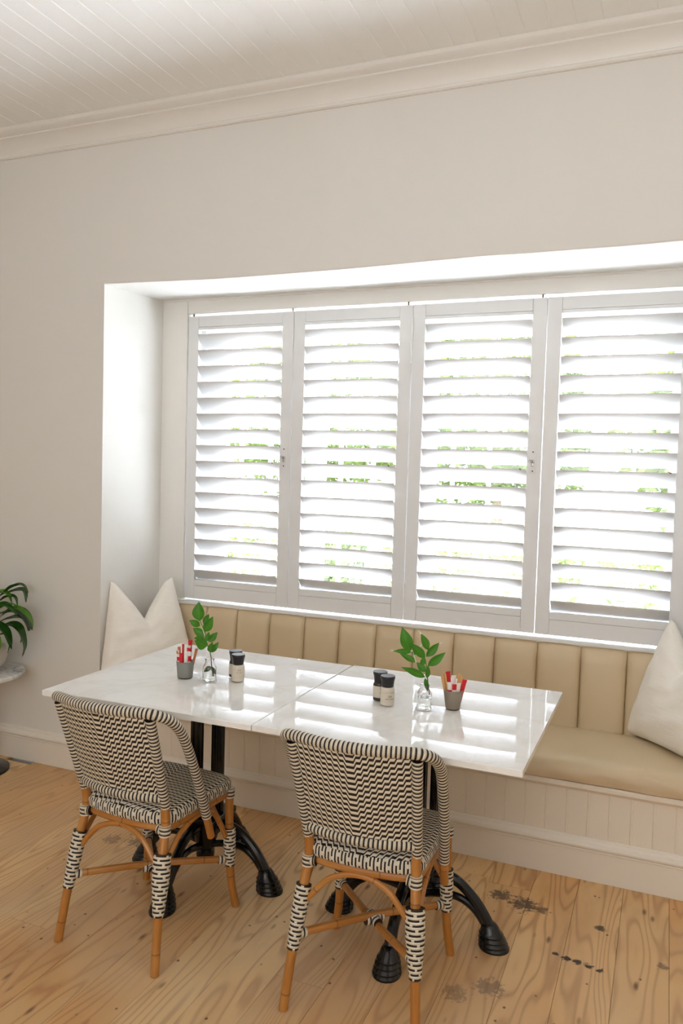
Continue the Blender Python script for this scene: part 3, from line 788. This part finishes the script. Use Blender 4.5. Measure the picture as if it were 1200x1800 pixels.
    for d in (Vector((0.68, 0.73, 0)), Vector((-0.68, 0.73, 0))):
        tube(bm, [c-d*0.030, c-d*0.012, c+d*0.012, c+d*0.030], lambda q: 0.0145+0.004*(1-abs(2*q-1)), 12)
    build('cross_binding', bm, 'rings', t)
    for s in (-1, 1):
        for path in (rear_path, front_path):
            p = Vector(mir(path[0], s)); q = Vector(mir(path[1], s)); d = (q-p).normalized()
            bm = bmesh.new(); tube(bm, [Vector((p.x, p.y, 0.0)), Vector((p.x, p.y, 0))+d*0.006], 0.0128, 12); build('foot_cap', bm, 'dark', t)
    return t
ch = make_chair('left black and cream woven rattan bistro chair tucked under the left table', (0.992, -0.940, 0), math.radians(-3.0))
ch2 = copy_tree(ch)
ch2.location = (1.768, -0.912, 0); ch2.rotation_euler = (0, 0, math.radians(2.5))
ch2['label'] = 'right black and cream woven rattan bistro chair, nearest the camera, at the right table'

# ------------------------------------------------------------------ table-top things
RV = Vector((0.925, 0.380, 0)); DV = Vector((-0.38, 0.925, 0))
def leaf(bm, base, tip, width, nrm, droop=0.0, fold=0.18, n=8, sharp=1.0):
    uvl = bm.loops.layers.uv.verify()
    base, tip = Vector(base), Vector(tip); ax = tip-base; L = ax.length; d = ax.normalized()
    side = d.cross(nrm).normalized(); up_ = side.cross(d).normalized(); rows = []
    for i in range(n+1):
        f = i/n; wdt = width/2*(math.sin(PI*min(1, f**0.85))**0.9 if 0 < f < 1 else 0.0)*(1-0.15*f)
        c = base + ax*f + up_*(droop*L*math.sin(PI*f))
        if i in (0, n): wdt = width*0.02
        rows.append([(c - side*wdt + up_*wdt*fold*1.6, (f, -1)), (c - side*wdt*0.5 + up_*wdt*fold*0.5, (f, -0.5)), (c, (f, 0)), (c + side*wdt*0.5 + up_*wdt*fold*0.5, (f, 0.5)), (c + side*wdt + up_*wdt*fold*1.6, (f, 1))])
    V = [[(bm.verts.new(p), uv) for p, uv in r] for r in rows]
    for a, b_ in zip(V, V[1:]):
        for k in range(4):
            q = [a[k], a[k+1], b_[k+1], b_[k]]; fc = bm.faces.new([w[0] for w in q])
            for l, w in zip(fc.loops, q): l[uvl].uv = w[1]
def sprig(label, base, org, sc, stem, leaves, buds, mat='leaf'):
    t = thing('green_sprig', label, 'plant', base, 0, 'green sprigs in glass vases')
    k = 0.00240
    def W3(p, dep=0.0):
        return RV*((p[0]-org[0])/sc*k) + Vector((0, 0, -(p[1]-org[1])/sc*k)) + DV*dep
    TU('stem', 'stem', t, [W3(p, d) for p, d in stem], lambda q: 0.0022-0.001*q, 6, 8)
    for i, (b0, t0, wd, dep, ang) in enumerate(leaves):
        bm = bmesh.new(); nrm = (-DV*1.0 + Vector((0, 0, 0.45)) + RV*ang).normalized()
        leaf(bm, W3(b0, 0), W3(t0, dep), wd/sc*k*1.3, nrm, 0.06, 0.2)
        build('leaf', bm, mat, t)
    for (b0, t0) in buds: TU('leaf_bud', 'bud', t, [W3(b0), W3(t0)], lambda q: 0.0022*(1-q*0.8), 4, 6)
    return t
LP = (1.020, -0.649, 0.7502); RP = (1.814, -0.608, 0.7502)
sprig('taller green leafy sprig in the left glass vase', LP, (507, 1690), 13.33,
      [((560, 1590), 0.004), ((525, 1170), 0), ((430, 880), 0), ((390, 700), 0), ((290, 470), 0)],
      [((290, 480), (262, 100), 215, 0.006, -0.2), ((300, 580), (90, 465), 115, -0.008, -0.3), ((400, 690), (565, 370), 155, -0.012, 0.3), ((370, 540), (460, 350), 95, 0.015, 0.1),
       ((400, 775), (150, 640), 135, 0.01, -0.4), ((400, 815), (170, 850), 85, 0.014, -0.2), ((440, 990), (215, 860), 195, -0.016, -0.2), ((480, 900), (640, 710), 115, 0.012, 0.3),
       ((450, 880), (490, 680), 95, -0.01, 0.1), ((510, 1110), (560, 880), 115, -0.012, 0.2), ((535, 1110), (670, 900), 95, 0.008, 0.4), ((540, 1400), (420, 1500), 90, -0.006, -0.3), ((560, 1400), (600, 1560), 60, 0.004, 0.2)],
      [((400, 770), (300, 510))])
sprig('shorter green leafy sprig with pale tips in the right glass vase', RP, (700, 1670), 13.85,
      [((800, 1400), 0.004), ((750, 1100), 0), ((730, 900), 0), ((690, 720), 0), ((640, 600), 0)],
      [((400, 580), (240, 130), 195, 0.008, -0.2), ((420, 590), (80, 570), 85, -0.008, -0.1), ((520, 780), (210, 630), 95, 0.01, -0.2), ((690, 690), (390, 400), 135, -0.012, -0.3),
       ((740, 540), (600, 240), 125, 0.006, 0.1), ((710, 670), (950, 410), 125, 0.01, 0.3), ((750, 840), (1060, 560), 135, -0.012, 0.4), ((700, 1060), (240, 860), 115, -0.016, -0.3),
       ((710, 960), (540, 800), 115, 0.012, -0.2), ((650, 830), (650, 660), 95, -0.008, 0.0), ((480, 650), (500, 480), 85, 0.012, 0.0), ((700, 1080), (760, 1340), 75, 0.0, 0.0), ((740, 1080), (740, 800), 80, -0.014, 0.1)],
      [((600, 240), (540, 160)), ((80, 570), (20, 578)), ((950, 410), (1010, 385)), ((590, 480), (640, 380)), ((520, 780), (450, 560)), ((450, 560), (400, 580))])
def vase(label, base, water_z):
    t = thing('glass_vase', label, 'vase', base, 0, 'small glass bottle vases')
    o = [(0.0235, 0.0), (0.025, 0.002), (0.025, 0.048), (0.0235, 0.054), (0.0165, 0.066), (0.0150, 0.070), (0.0150, 0.078), (0.0172, 0.0795), (0.0172, 0.083)]
    i_ = [(0.0150, 0.083), (0.0132, 0.078), (0.0132, 0.070), (0.0148, 0.065), (0.0218, 0.053), (0.0232, 0.047), (0.0232, 0.006), (0.0215, 0.004)]
    bm = bmesh.new(); seg = 28
    rings_ = [[bm.verts.new((r*math.cos(2*PI*k/seg), r*math.sin(2*PI*k/seg), z)) for k in range(seg)] for r, z in o+i_]
    for a, b_ in zip(rings_, rings_[1:]):
        for k in range(seg): bm.faces.new((a[k], a[(k+1) % seg], b_[(k+1) % seg], b_[k]))
    bm.faces.new(rings_[0][::-1]); bm.faces.new(rings_[-1])
    build('bottle', bm, 'glass', t)
    LA('water', 'water', t, [(0.0213, 0.0042), (0.02318, 0.0062), (0.02318, water_z)], seg=28)
vase('small clear glass vase beside the left grey sachet cup', LP, 0.044)
vase('small clear glass vase beside the right taupe sachet cup', RP, 0.040)

def text_mesh(s, size):
    cu = bpy.data.curves.new('txt', 'FONT'); cu.body = s; cu.size = size; cu.align_x = 'CENTER'; cu.extrude = 0.0001; cu.resolution_u = 2
    o = bpy.data.objects.new('txt', cu); C.objects.link(o)
    me = bpy.data.meshes.new_from_object(o.evaluated_get(bpy.context.evaluated_depsgraph_get()))
    bpy.data.objects.remove(o); bpy.data.curves.remove(cu); return me
def curved_text(name, s, size, r, z, mat, parent, ang0):
    me = text_mesh(s, size)
    for v in me.vertices:
        a = ang0 + v.co.x/r; rr = r + 0.0002 + v.co.z
        v.co = Vector((rr*math.cos(a), rr*math.sin(a), z + v.co.y))
    me.materials.clear(); me.materials.append(MT[mat]); me.name = name
    o = bpy.data.objects.new(name, me); link(o, parent); return o
def shaker(base, label, content, front, lid):
    t = thing('seasoning_shaker', label, 'shaker', base, 0, 'salt and pepper shakers')
    LA('jar', 'pane', t, [(0.0205, 0.0), (0.0228, 0.0015), (0.0235, 0.004), (0.0235, 0.058), (0.0222, 0.063), (0.0195, 0.066)], seg=28)
    LA('contents', content, t, [(0.0200, 0.0035), (0.0226, 0.0055), (0.0226, 0.0565), (0.0212, 0.0612), (0.0188, 0.0635)], seg=28)
    bm = bmesh.new(); seg = 40; R_ = 0.02385
    a0, a1 = math.radians(-140), math.radians(60)
    lo, hi = [], []
    for k in range(seg+1):
        q = a0+(a1-a0)*k/seg
        lo.append([bm.verts.new((r*math.cos(q), r*math.sin(q), 0.015)) for r in (R_, R_-0.0003)]); hi.append([bm.verts.new((r*math.cos(q), r*math.sin(q), 0.054)) for r in (R_, R_-0.0003)])
    for k in range(seg):
        bm.faces.new((lo[k][0], lo[k+1][0], hi[k+1][0], hi[k][0])); bm.faces.new((lo[k][1], hi[k][1], hi[k+1][1], lo[k+1][1]))
        bm.faces.new((hi[k][0], hi[k+1][0], hi[k+1][1], hi[k][1])); bm.faces.new((lo[k][0], lo[k][1], lo[k+1][1], lo[k+1][0]))
    lb = build('paper_label', bm, 'label', t)
    ang = math.radians(-56)
    if front:
        for i_, (s, sz, z, m_) in enumerate(front): curved_text('lettering', s, sz, R_, z, m_, lb, ang+0.12)
    bm = bmesh.new(); lathe(bm, [(0.0195, 0.064), (0.0202, 0.066), (0.0215, 0.080), (0.0240, 0.0905), (0.0246, 0.0915), (0.0246, 0.0985), (0.0238, 0.1005)], seg=40)
    build('grinder_cap', bm, 'black_plastic', t)
    return t
shaker((1.114, -0.607, 0.7502), 'black-capped salt shaker in front of the left pepper shaker', 'salt', [('FINE', 0.006, 0.044, 'ink_faint'), ('NATURAL', 0.005, 0.036, 'ink_faint')], True)
shaker((1.076, -0.560, 0.7502), 'black-capped pepper shaker half hidden behind the left salt shaker', 'pepper', None, True)
shaker((1.693, -0.629, 0.7502), 'black-capped salt shaker with SEA lettering in front on the right table', 'salt', [('NATURAL CRYSTALS', 0.0036, 0.0465, 'ink_faint'), ('SEA', 0.0088, 0.0325, 'ink'), ('CRYSTALS', 0.0068, 0.0245, 'ink')], True)
shaker((1.652, -0.588, 0.7502), 'black-capped pepper shaker behind the SEA salt shaker on the right table', 'pepper', [('BLACK', 0.006, 0.044, 'ink_faint'), ('PEPPER', 0.006, 0.030, 'ink')], True)

def cup(base, label, mat, rb, rt, h):
    t = thing('sachet_cup', label, 'cup', base, 0, 'sachet cups on the tables')
    bm = bmesh.new(); seg = 32
    pr = [(rb-0.003, 0.0), (rb, 0.003), (rt, h-0.001), (rt-0.001, h), (rt-0.0035, h), (rt-0.0045, h-0.002), (rb-0.004, 0.006)]
    lathe(bm, pr, seg=seg); build('cup_body', bm, mat, t)
    LA('foot_ring', 'dark', t, [(rb-0.002, -0.0001), (rb-0.0005, 0.0022), (rb+0.0003, 0.0040), (rb-0.004, 0.0045)], seg=32)
    return t
CL = (0.918, -0.651, 0.7502); CR = (1.899, -0.563, 0.7502)
cup(CL, 'grey cup of sugar sachets on the left table', 'concrete_grey', 0.0275, 0.0325, 0.062)
cup(CR, 'taupe tapered cup of sugar sachets on the right table', 'concrete_taupe', 0.0235, 0.0325, 0.064)
def stick(base, spot, lean, length, w_, mats, label, flat=0.35, end='flat'):
    """a paper sachet: soft flattened tube, crimped flat at the top"""
    t = thing('sugar_sachet' if end != 'stirrer' else 'wooden_stirrer', label, 'sachet' if end != 'stirrer' else 'stirrer', base, 0, 'sachets and stirrers in the cups')
    p0 = RV*spot[0] + DV*spot[1] + Vector((0, 0, 0.008)); d = (RV*lean[0] + DV*lean[1] + Vector((0, 0, 1))).normalized()
    side = (RV - d*RV.dot(d)).normalized(); side = (Matrix.Rotation(spot[2], 3, d) @ side); nb_ = d.cross(side)
    def body(name, f0, f1, mat, par, grow=1.0):
        bm = bmesh.new(); n = 7; seg = 10; R_ = []
        for i in range(n+1):
            f = f0+(f1-f0)*i/n
            if end == 'stirrer': wx, wy = w_/2, 0.0009
            else:
                c = max(0, (f-0.86)/0.14) if f > 0.86 else (max(0, (0.10-f)/0.10))
                wx = w_/2*(1+0.12*c)*grow; wy = w_/2*flat*(1-0.88*c)*grow
            ctr = p0 + d*(length*f)
            R_.append([bm.verts.new(ctr + side*wx*math.cos(2*PI*k/seg) + nb_*wy*math.sin(2*PI*k/seg)) for k in range(seg)])
        for a, b_ in zip(R_, R_[1:]):
            for k in range(seg): bm.faces.new((a[k], a[(k+1) % seg], b_[(k+1) % seg], b_[k]))
        bm.faces.new(R_[0][::-1]); bm.faces.new(R_[-1]); return build(name, bm, mat, par)
    body('paper' if end != 'stirrer' else 'blade', 0, 1, mats[0], t)
    for (f0, f1, m_) in mats[1:]: body('printed_band', f0, f1, m_, t, 1.04)
LS = [((-0.010, -0.018, 0.1), (-0.02, -0.05), 0.088, 0.013, ['paper_red'], 'red sugar sachet at the front of the left grey cup'),
      ((-0.020, -0.010, -0.5), (-0.06, -0.03), 0.095, 0.013, ['paper_white', (0.60, 0.75, 'paper_red'), (0.86, 0.97, 'kraft')], 'white sachet with red spot at the left front of the left grey cup'),
      ((0.004, -0.016, 0.2), (0.02, -0.04), 0.092, 0.013, ['paper_white'], 'plain white sachet right of the red one in the left grey cup'),
      ((0.014, -0.012, 0.6), (0.05, -0.02), 0.090, 0.012, ['paper_white', (0.62, 0.84, 'paper_red')], 'white sachet with long red mark at right in the left grey cup'),
      ((0.018, 0.004, 0.5), (0.22, 0.0), 0.102, 0.010, ['kraft'], 'brown paper sachet leaning right out of the left grey cup'),
      ((-0.012, 0.010, 0.1), (0.0, 0.05), 0.112, 0.008, ['paper_red'], 'thin red sachet standing at the back left of the left grey cup'),
      ((0.004, 0.010, 0.3), (0.05, 0.06), 0.108, 0.013, ['paper_white', (0.80, 0.92, 'paper_red')], 'white sachet standing at the back of the left grey cup'),
      ((0.010, 0.016, 0.3), (0.02, 0.06), 0.126, 0.014, ['paper_red'], 'tallest red sachet with torn tip in the left grey cup'),
      ((-0.020, 0.006, 0.3), (-0.05, 0.02), 0.104, 0.010, ['kraft'], 'brown paper sachet at the left back of the left grey cup')]
for sp, ln, L, w_, m_, lb in LS: stick(CL, sp, ln, L, w_, m_, lb)
RS = [((0.000, -0.016, 0.1), (0.0, -0.06), 0.080, 0.014, ['paper_red', (0.66, 0.76, 'paper_white')], 'red sachet with pale mark at the front of the right taupe cup', 'flat'),
      ((-0.010, -0.014, -0.3), (-0.08, -0.06), 0.086, 0.014, ['paper_white', (0.62, 0.70, 'paper_red')], 'white sachet left of the red one in the right taupe cup', 'flat'),
      ((0.010, -0.014, 0.3), (0.06, -0.05), 0.084, 0.013, ['paper_white'], 'plain white sachet right of the red one in the right taupe cup', 'flat'),
      ((0.016, -0.004, 0.2), (0.22, -0.02), 0.094, 0.015, ['paper_red'], 'red sachet leaning right out of the right taupe cup', 'flat'),
      ((-0.016, 0.000, 0.3), (-0.22, 0.02), 0.106, 0.010, ['stirrer'], 'outer left wooden stirrer leaning from the right taupe cup', 'stirrer'),
      ((-0.012, 0.006, -0.2), (-0.16, 0.04), 0.108, 0.009, ['stirrer'], 'inner left wooden stirrer in the right taupe cup', 'stirrer'),
      ((-0.006, 0.012, 0.2), (-0.10, 0.08), 0.112, 0.015, ['paper_red'], 'tallest red sachet at the back of the right taupe cup', 'flat'),
      ((0.002, 0.010, 0.2), (0.0, 0.06), 0.100, 0.015, ['paper_white'], 'white sachet at the back of the right taupe cup', 'flat'),
      ((0.010, 0.010, 0.4), (0.10, 0.06), 0.106, 0.010, ['stirrer'], 'right wooden stirrer in the right taupe cup', 'stirrer'),
      ((0.013, 0.004, -0.4), (0.14, 0.03), 0.102, 0.010, ['stirrer'], 'outer right wooden stirrer in the right taupe cup', 'stirrer')]
for sp, ln, L, w_, m_, lb, en in RS: stick(CR, sp, ln, L, w_, m_, lb, 0.35, en)

# ------------------------------------------------------------------ side table and potted lily at the left edge
st = thing('side_table', 'round grey veined marble side table by the left wall', 'table', (-0.555, -0.225, 0))
LA('tabletop', 'marble', st, [(0.195, 0.470), (0.214, 0.473), (0.220, 0.482), (0.220, 0.490), (0.216, 0.495), (0.205, 0.496)], seg=48)
LA('pedestal', 'iron', st, [(0.15, 0.0), (0.15, 0.012), (0.06, 0.03), (0.025, 0.06), (0.022, 0.42), (0.05, 0.455), (0.09, 0.470)], seg=28)
pl = thing('potted_lily', 'dark green peace lily in a white pot on the marble side table', 'plant', (-0.555, -0.215, 0.496))
LA('pot', 'ceramic', pl, [(0.075, 0.0), (0.09, 0.004), (0.118, 0.035), (0.131, 0.075), (0.130, 0.105), (0.120, 0.125), (0.112, 0.13), (0.105, 0.125), (0.105, 0.108)], seg=36)
LA('soil', 'soil', pl, [(0.1055, 0.100), (0.1055, 0.112), (0.05, 0.118)], seg=24)
def lily(pts, width, mat, tipmat=None, roll=0.0):
    """arching leaf along a spline: petiole then blade"""
    P = spline(pts, 8); n = len(P); bm = bmesh.new(); uvl = bm.loops.layers.uv.verify(); rows = []; prev = None
    for i, p in enumerate(P):
        f = i/(n-1); d = (P[min(i+1, n-1)]-P[max(i-1, 0)]).normalized()
        if prev is None:
            h = (P[-1]-P[0]); h.z = 0
            prev = Matrix.Rotation(roll, 3, h.normalized()) @ h.normalized().cross(Vector((0, 0, 1)))
        side = (prev - d*prev.dot(d)).normalized(); prev = side
        nu = side.cross(d)
        g = max(0, (f-0.25)/0.75); wd = max(0.0025, 1.3*width/2*math.sin(PI*g**0.8)**0.85) if g > 0 else 0.0025
        if i == n-1: wd = 0.0008
        rows.append([(p+side*wd*q+nu*wd*abs(q)*0.28 + nu*0.003*math.sin(9*f+3*q)*min(1, wd/0.01), (f, q)) for q in (-1, -0.5, 0, 0.5, 1)])
    V = [[(bm.verts.new(p), uv) for p, uv in r] for r in rows]
    for i, (a, b_) in enumerate(zip(V, V[1:])):
        for k in range(4):
            q = [a[k], a[k+1], b_[k+1], b_[k]]; fc = bm.faces.new([w[0] for w in q])
            if tipmat and i >= n-4: fc.material_index = 1
            for l, w in zip(fc.loops, q): l[uvl].uv = w[1]
    build('leaf', bm, [mat, 'leaf_tip'] if tipmat else mat, pl)
k_ = 0.00262
def W4(px, py, dep=0.0):                     # right / up / depth, measured from the pot base
    return RV*((px+44)*k_) + Vector((0, 0, (1190-py)*k_)) + DV*dep
root = lambda d=0.0: W4(-40, 1140, d)
D_, L_ = 'leaf_dark', 'leaf_light'
lily([root(), W4(-20, 1070), W4(8, 1038), W4(26, 1028), W4(40, 1030), W4(48, 1042)], 0.040, D_, True)
lily([root(0.02), W4(-15, 1060, 0.02), W4(12, 1042, 0.02), W4(32, 1039, 0.02), W4(39, 1050, 0.02), W4(40, 1062, 0.02)], 0.048, D_, True)
lily([root(-0.02), W4(-15, 1075, -0.02), W4(5, 1052, -0.02), W4(18, 1048, -0.02), W4(28, 1053, -0.02), W4(31, 1068, -0.02)], 0.036, D_)
lily([root(-0.03), W4(-20, 1090, -0.04), W4(0, 1070, -0.05), W4(20, 1061, -0.05), W4(38, 1063, -0.05)], 0.050, L_)
lily([root(-0.02), W4(-10, 1095, -0.03), W4(15, 1074, -0.04), W4(30, 1069, -0.04), W4(50, 1082, -0.04), W4(60, 1094, -0.04), W4(62, 1104, -0.04)], 0.050, L_)
lily([root(0.0), W4(-15, 1100), W4(8, 1080), W4(28, 1076), W4(44, 1088), W4(52, 1102), W4(55, 1112)], 0.064, D_)
lily([root(0.01), W4(-15, 1105, 0.01), W4(10, 1092, 0.01), W4(32, 1090, 0.01), W4(45, 1105, 0.01), W4(48, 1114, 0.0)], 0.060, D_)
lily([root(-0.04), W4(-10, 1115, -0.05), W4(14, 1098, -0.06), W4(34, 1100, -0.06), W4(44, 1118, -0.06), W4(50, 1138, -0.06), W4(46, 1157, -0.06)], 0.058, D_, True)
lily([root(-0.03), W4(-5, 1112, -0.03), W4(18, 1102, -0.03), W4(32, 1110, -0.03), W4(40, 1122, -0.03), W4(38, 1134, -0.03)], 0.048, L_, True)
lily([root(-0.10), W4(-20, 1112, -0.12), W4(-4, 1104, -0.14), W4(8, 1122, -0.15), W4(8, 1145, -0.15), W4(4, 1163, -0.15)], 0.052, L_, True, 0.5)
lily([root(-0.05), W4(-15, 1125, -0.05), W4(8, 1116, -0.05), W4(20, 1122, -0.05), W4(21, 1138, -0.05), W4(17, 1152, -0.05)], 0.022, D_, True)
lily([root(-0.06), W4(-25, 1110, -0.08), W4(-12, 1108, -0.1), W4(-2, 1130, -0.11), W4(2, 1158, -0.11)], 0.045, D_)
for pts_, w_, m_ in (([(-30, 1085, -0.07), (-8, 1066, -0.08), (14, 1060, -0.09), (30, 1066, -0.09), (42, 1078, -0.09)], 0.052, D_), ([(-25, 1095, 0.03), (0, 1082, 0.03), (22, 1082, 0.03), (38, 1096, 0.03), (47, 1116, 0.03)], 0.06, D_),
        ([(-25, 1100, -0.09), (-2, 1094, -0.1), (18, 1106, -0.1), (28, 1124, -0.1), (33, 1140, -0.1)], 0.056, D_), ([(-30, 1070, -0.03), (-14, 1048, -0.03), (2, 1040, -0.03), (16, 1046, -0.03), (22, 1060, -0.03)], 0.05, L_)):
    lily([root(pts_[0][2])] + [W4(*q) for q in pts_], w_, m_)
for q in range(14):
    a = rnd.uniform(0, 2*PI); r_ = rnd.uniform(0.12, 0.24)
    dx, dy = -0.10 + r_*math.cos(a)*0.9, r_*math.sin(a)*0.6
    if dx > 0.02: dx = -dx
    if dy > 0.12: dy = 0.12
    h = rnd.uniform(0.24, 0.40)
    b0 = Vector((rnd.uniform(-0.05, 0.05), rnd.uniform(-0.05, 0.05), 0.11))
    lily([b0, Vector((dx*0.4, dy*0.4, h*0.85)), Vector((dx*0.85, dy*0.85, h)), Vector((dx*1.3, dy*1.2, h*0.85)), Vector((dx*1.5, dy*1.35, h*0.62))], rnd.uniform(0.04, 0.065), rnd.choice([D_, D_, L_]))

# ------------------------------------------------------------------ garden outside the window
gr = B('garden_paving', 'paving', None, -9, 13, YO+0.02, 4.2, -0.25, -0.10, bev=0); struct(gr)
gl = B('lawn', 'lawn', None, -16, 20, 4.2, 24, -0.25, -0.102, bev=0); gl['kind'] = 'stuff'; gl['label'] = 'sunlit lawn beyond the paving outside the window'; gl['category'] = 'grass'
def foliage(name, label, cat, loc, size, n, leafsize, trunk=None, seed=1, mat='hedge', boxy=False):
    r = random.Random(seed); t = thing(name, label, cat, loc)
    verts, faces = [], []
    for _ in range(n):
        while True:
            p = Vector((r.uniform(-1, 1), r.uniform(-1, 1), r.uniform(-1, 1)))
            if boxy or p.length <= 1: break
        if boxy:
            k = r.randrange(3); p[k] = r.choice([-1, 1])*r.uniform(0.85, 1)
            q = p
        else: q = p.normalized()*(0.55+0.45*r.random()**0.5)*(1+0.15*math.sin(5*p.x+3*p.z))
        c = Vector((q.x*size[0], q.y*size[1], q.z*size[2]))
        a = Vector((r.uniform(-1, 1), r.uniform(-1, 1), r.uniform(-0.4, 1))).normalized(); b_ = a.cross(Vector((r.uniform(-1, 1), r.uniform(-1, 1), r.uniform(-1, 1)))).normalized()
        s = leafsize*r.uniform(0.6, 1.2); i0 = len(verts)
        verts += [c-a*s, c+b_*s*0.45, c+a*s, c-b_*s*0.45]; faces.append((i0, i0+1, i0+2, i0+3))
    me = bpy.data.meshes.new('foliage'); me.from_pydata(verts, [], faces); me.materials.append(MT[mat])
    o = bpy.data.objects.new('foliage', me); link(o, t); o['kind'] = 'stuff'; o.location = (0, 0, size[2]+(trunk or 0))
    if trunk: TU('trunk', 'bark', t, [(0, 0, 0), (0.05, 0.02, trunk*0.5), (0, 0, trunk+size[2]*0.6)], lambda q: 0.11-0.05*q, 6, 10)
    else: LA('stem', 'bark', t, [(0.04, 0.0), (0.03, size[2]*1.2)], seg=8)
    return t
foliage('hedge', 'clipped low green hedge along the paving, seen between the louvers at left', 'hedge', (-1.6, 3.6, -0.1), (1.5, 0.35, 0.52), 9000, 0.05, seed=2, boxy=True)
foliage('hedge', 'clipped low green hedge along the paving, seen between the louvers at right', 'hedge', (2.2, 3.6, -0.1), (1.9, 0.35, 0.50), 10000, 0.05, seed=3, boxy=True)
for i, (x_, y_, s_, h_, lb) in enumerate([(-7.2, 10, 2.0, 1.2, 'leftmost garden tree seen through the first shutter'), (-3.6, 11.5, 2.2, 1.3, 'pale green garden tree seen through the second shutter'),
        (-0.2, 10.5, 2.1, 1.2, 'bright green garden tree seen through the third shutter'), (3.0, 9.0, 1.9, 1.0, 'lime green garden tree seen through the fourth shutter')]):
    foliage('garden_tree', lb, 'tree', (x_*1.15, y_, -0.088), (s_*0.82, s_*0.8, s_*0.85), 8000, 0.10, trunk=h_*0.8, seed=20+i)
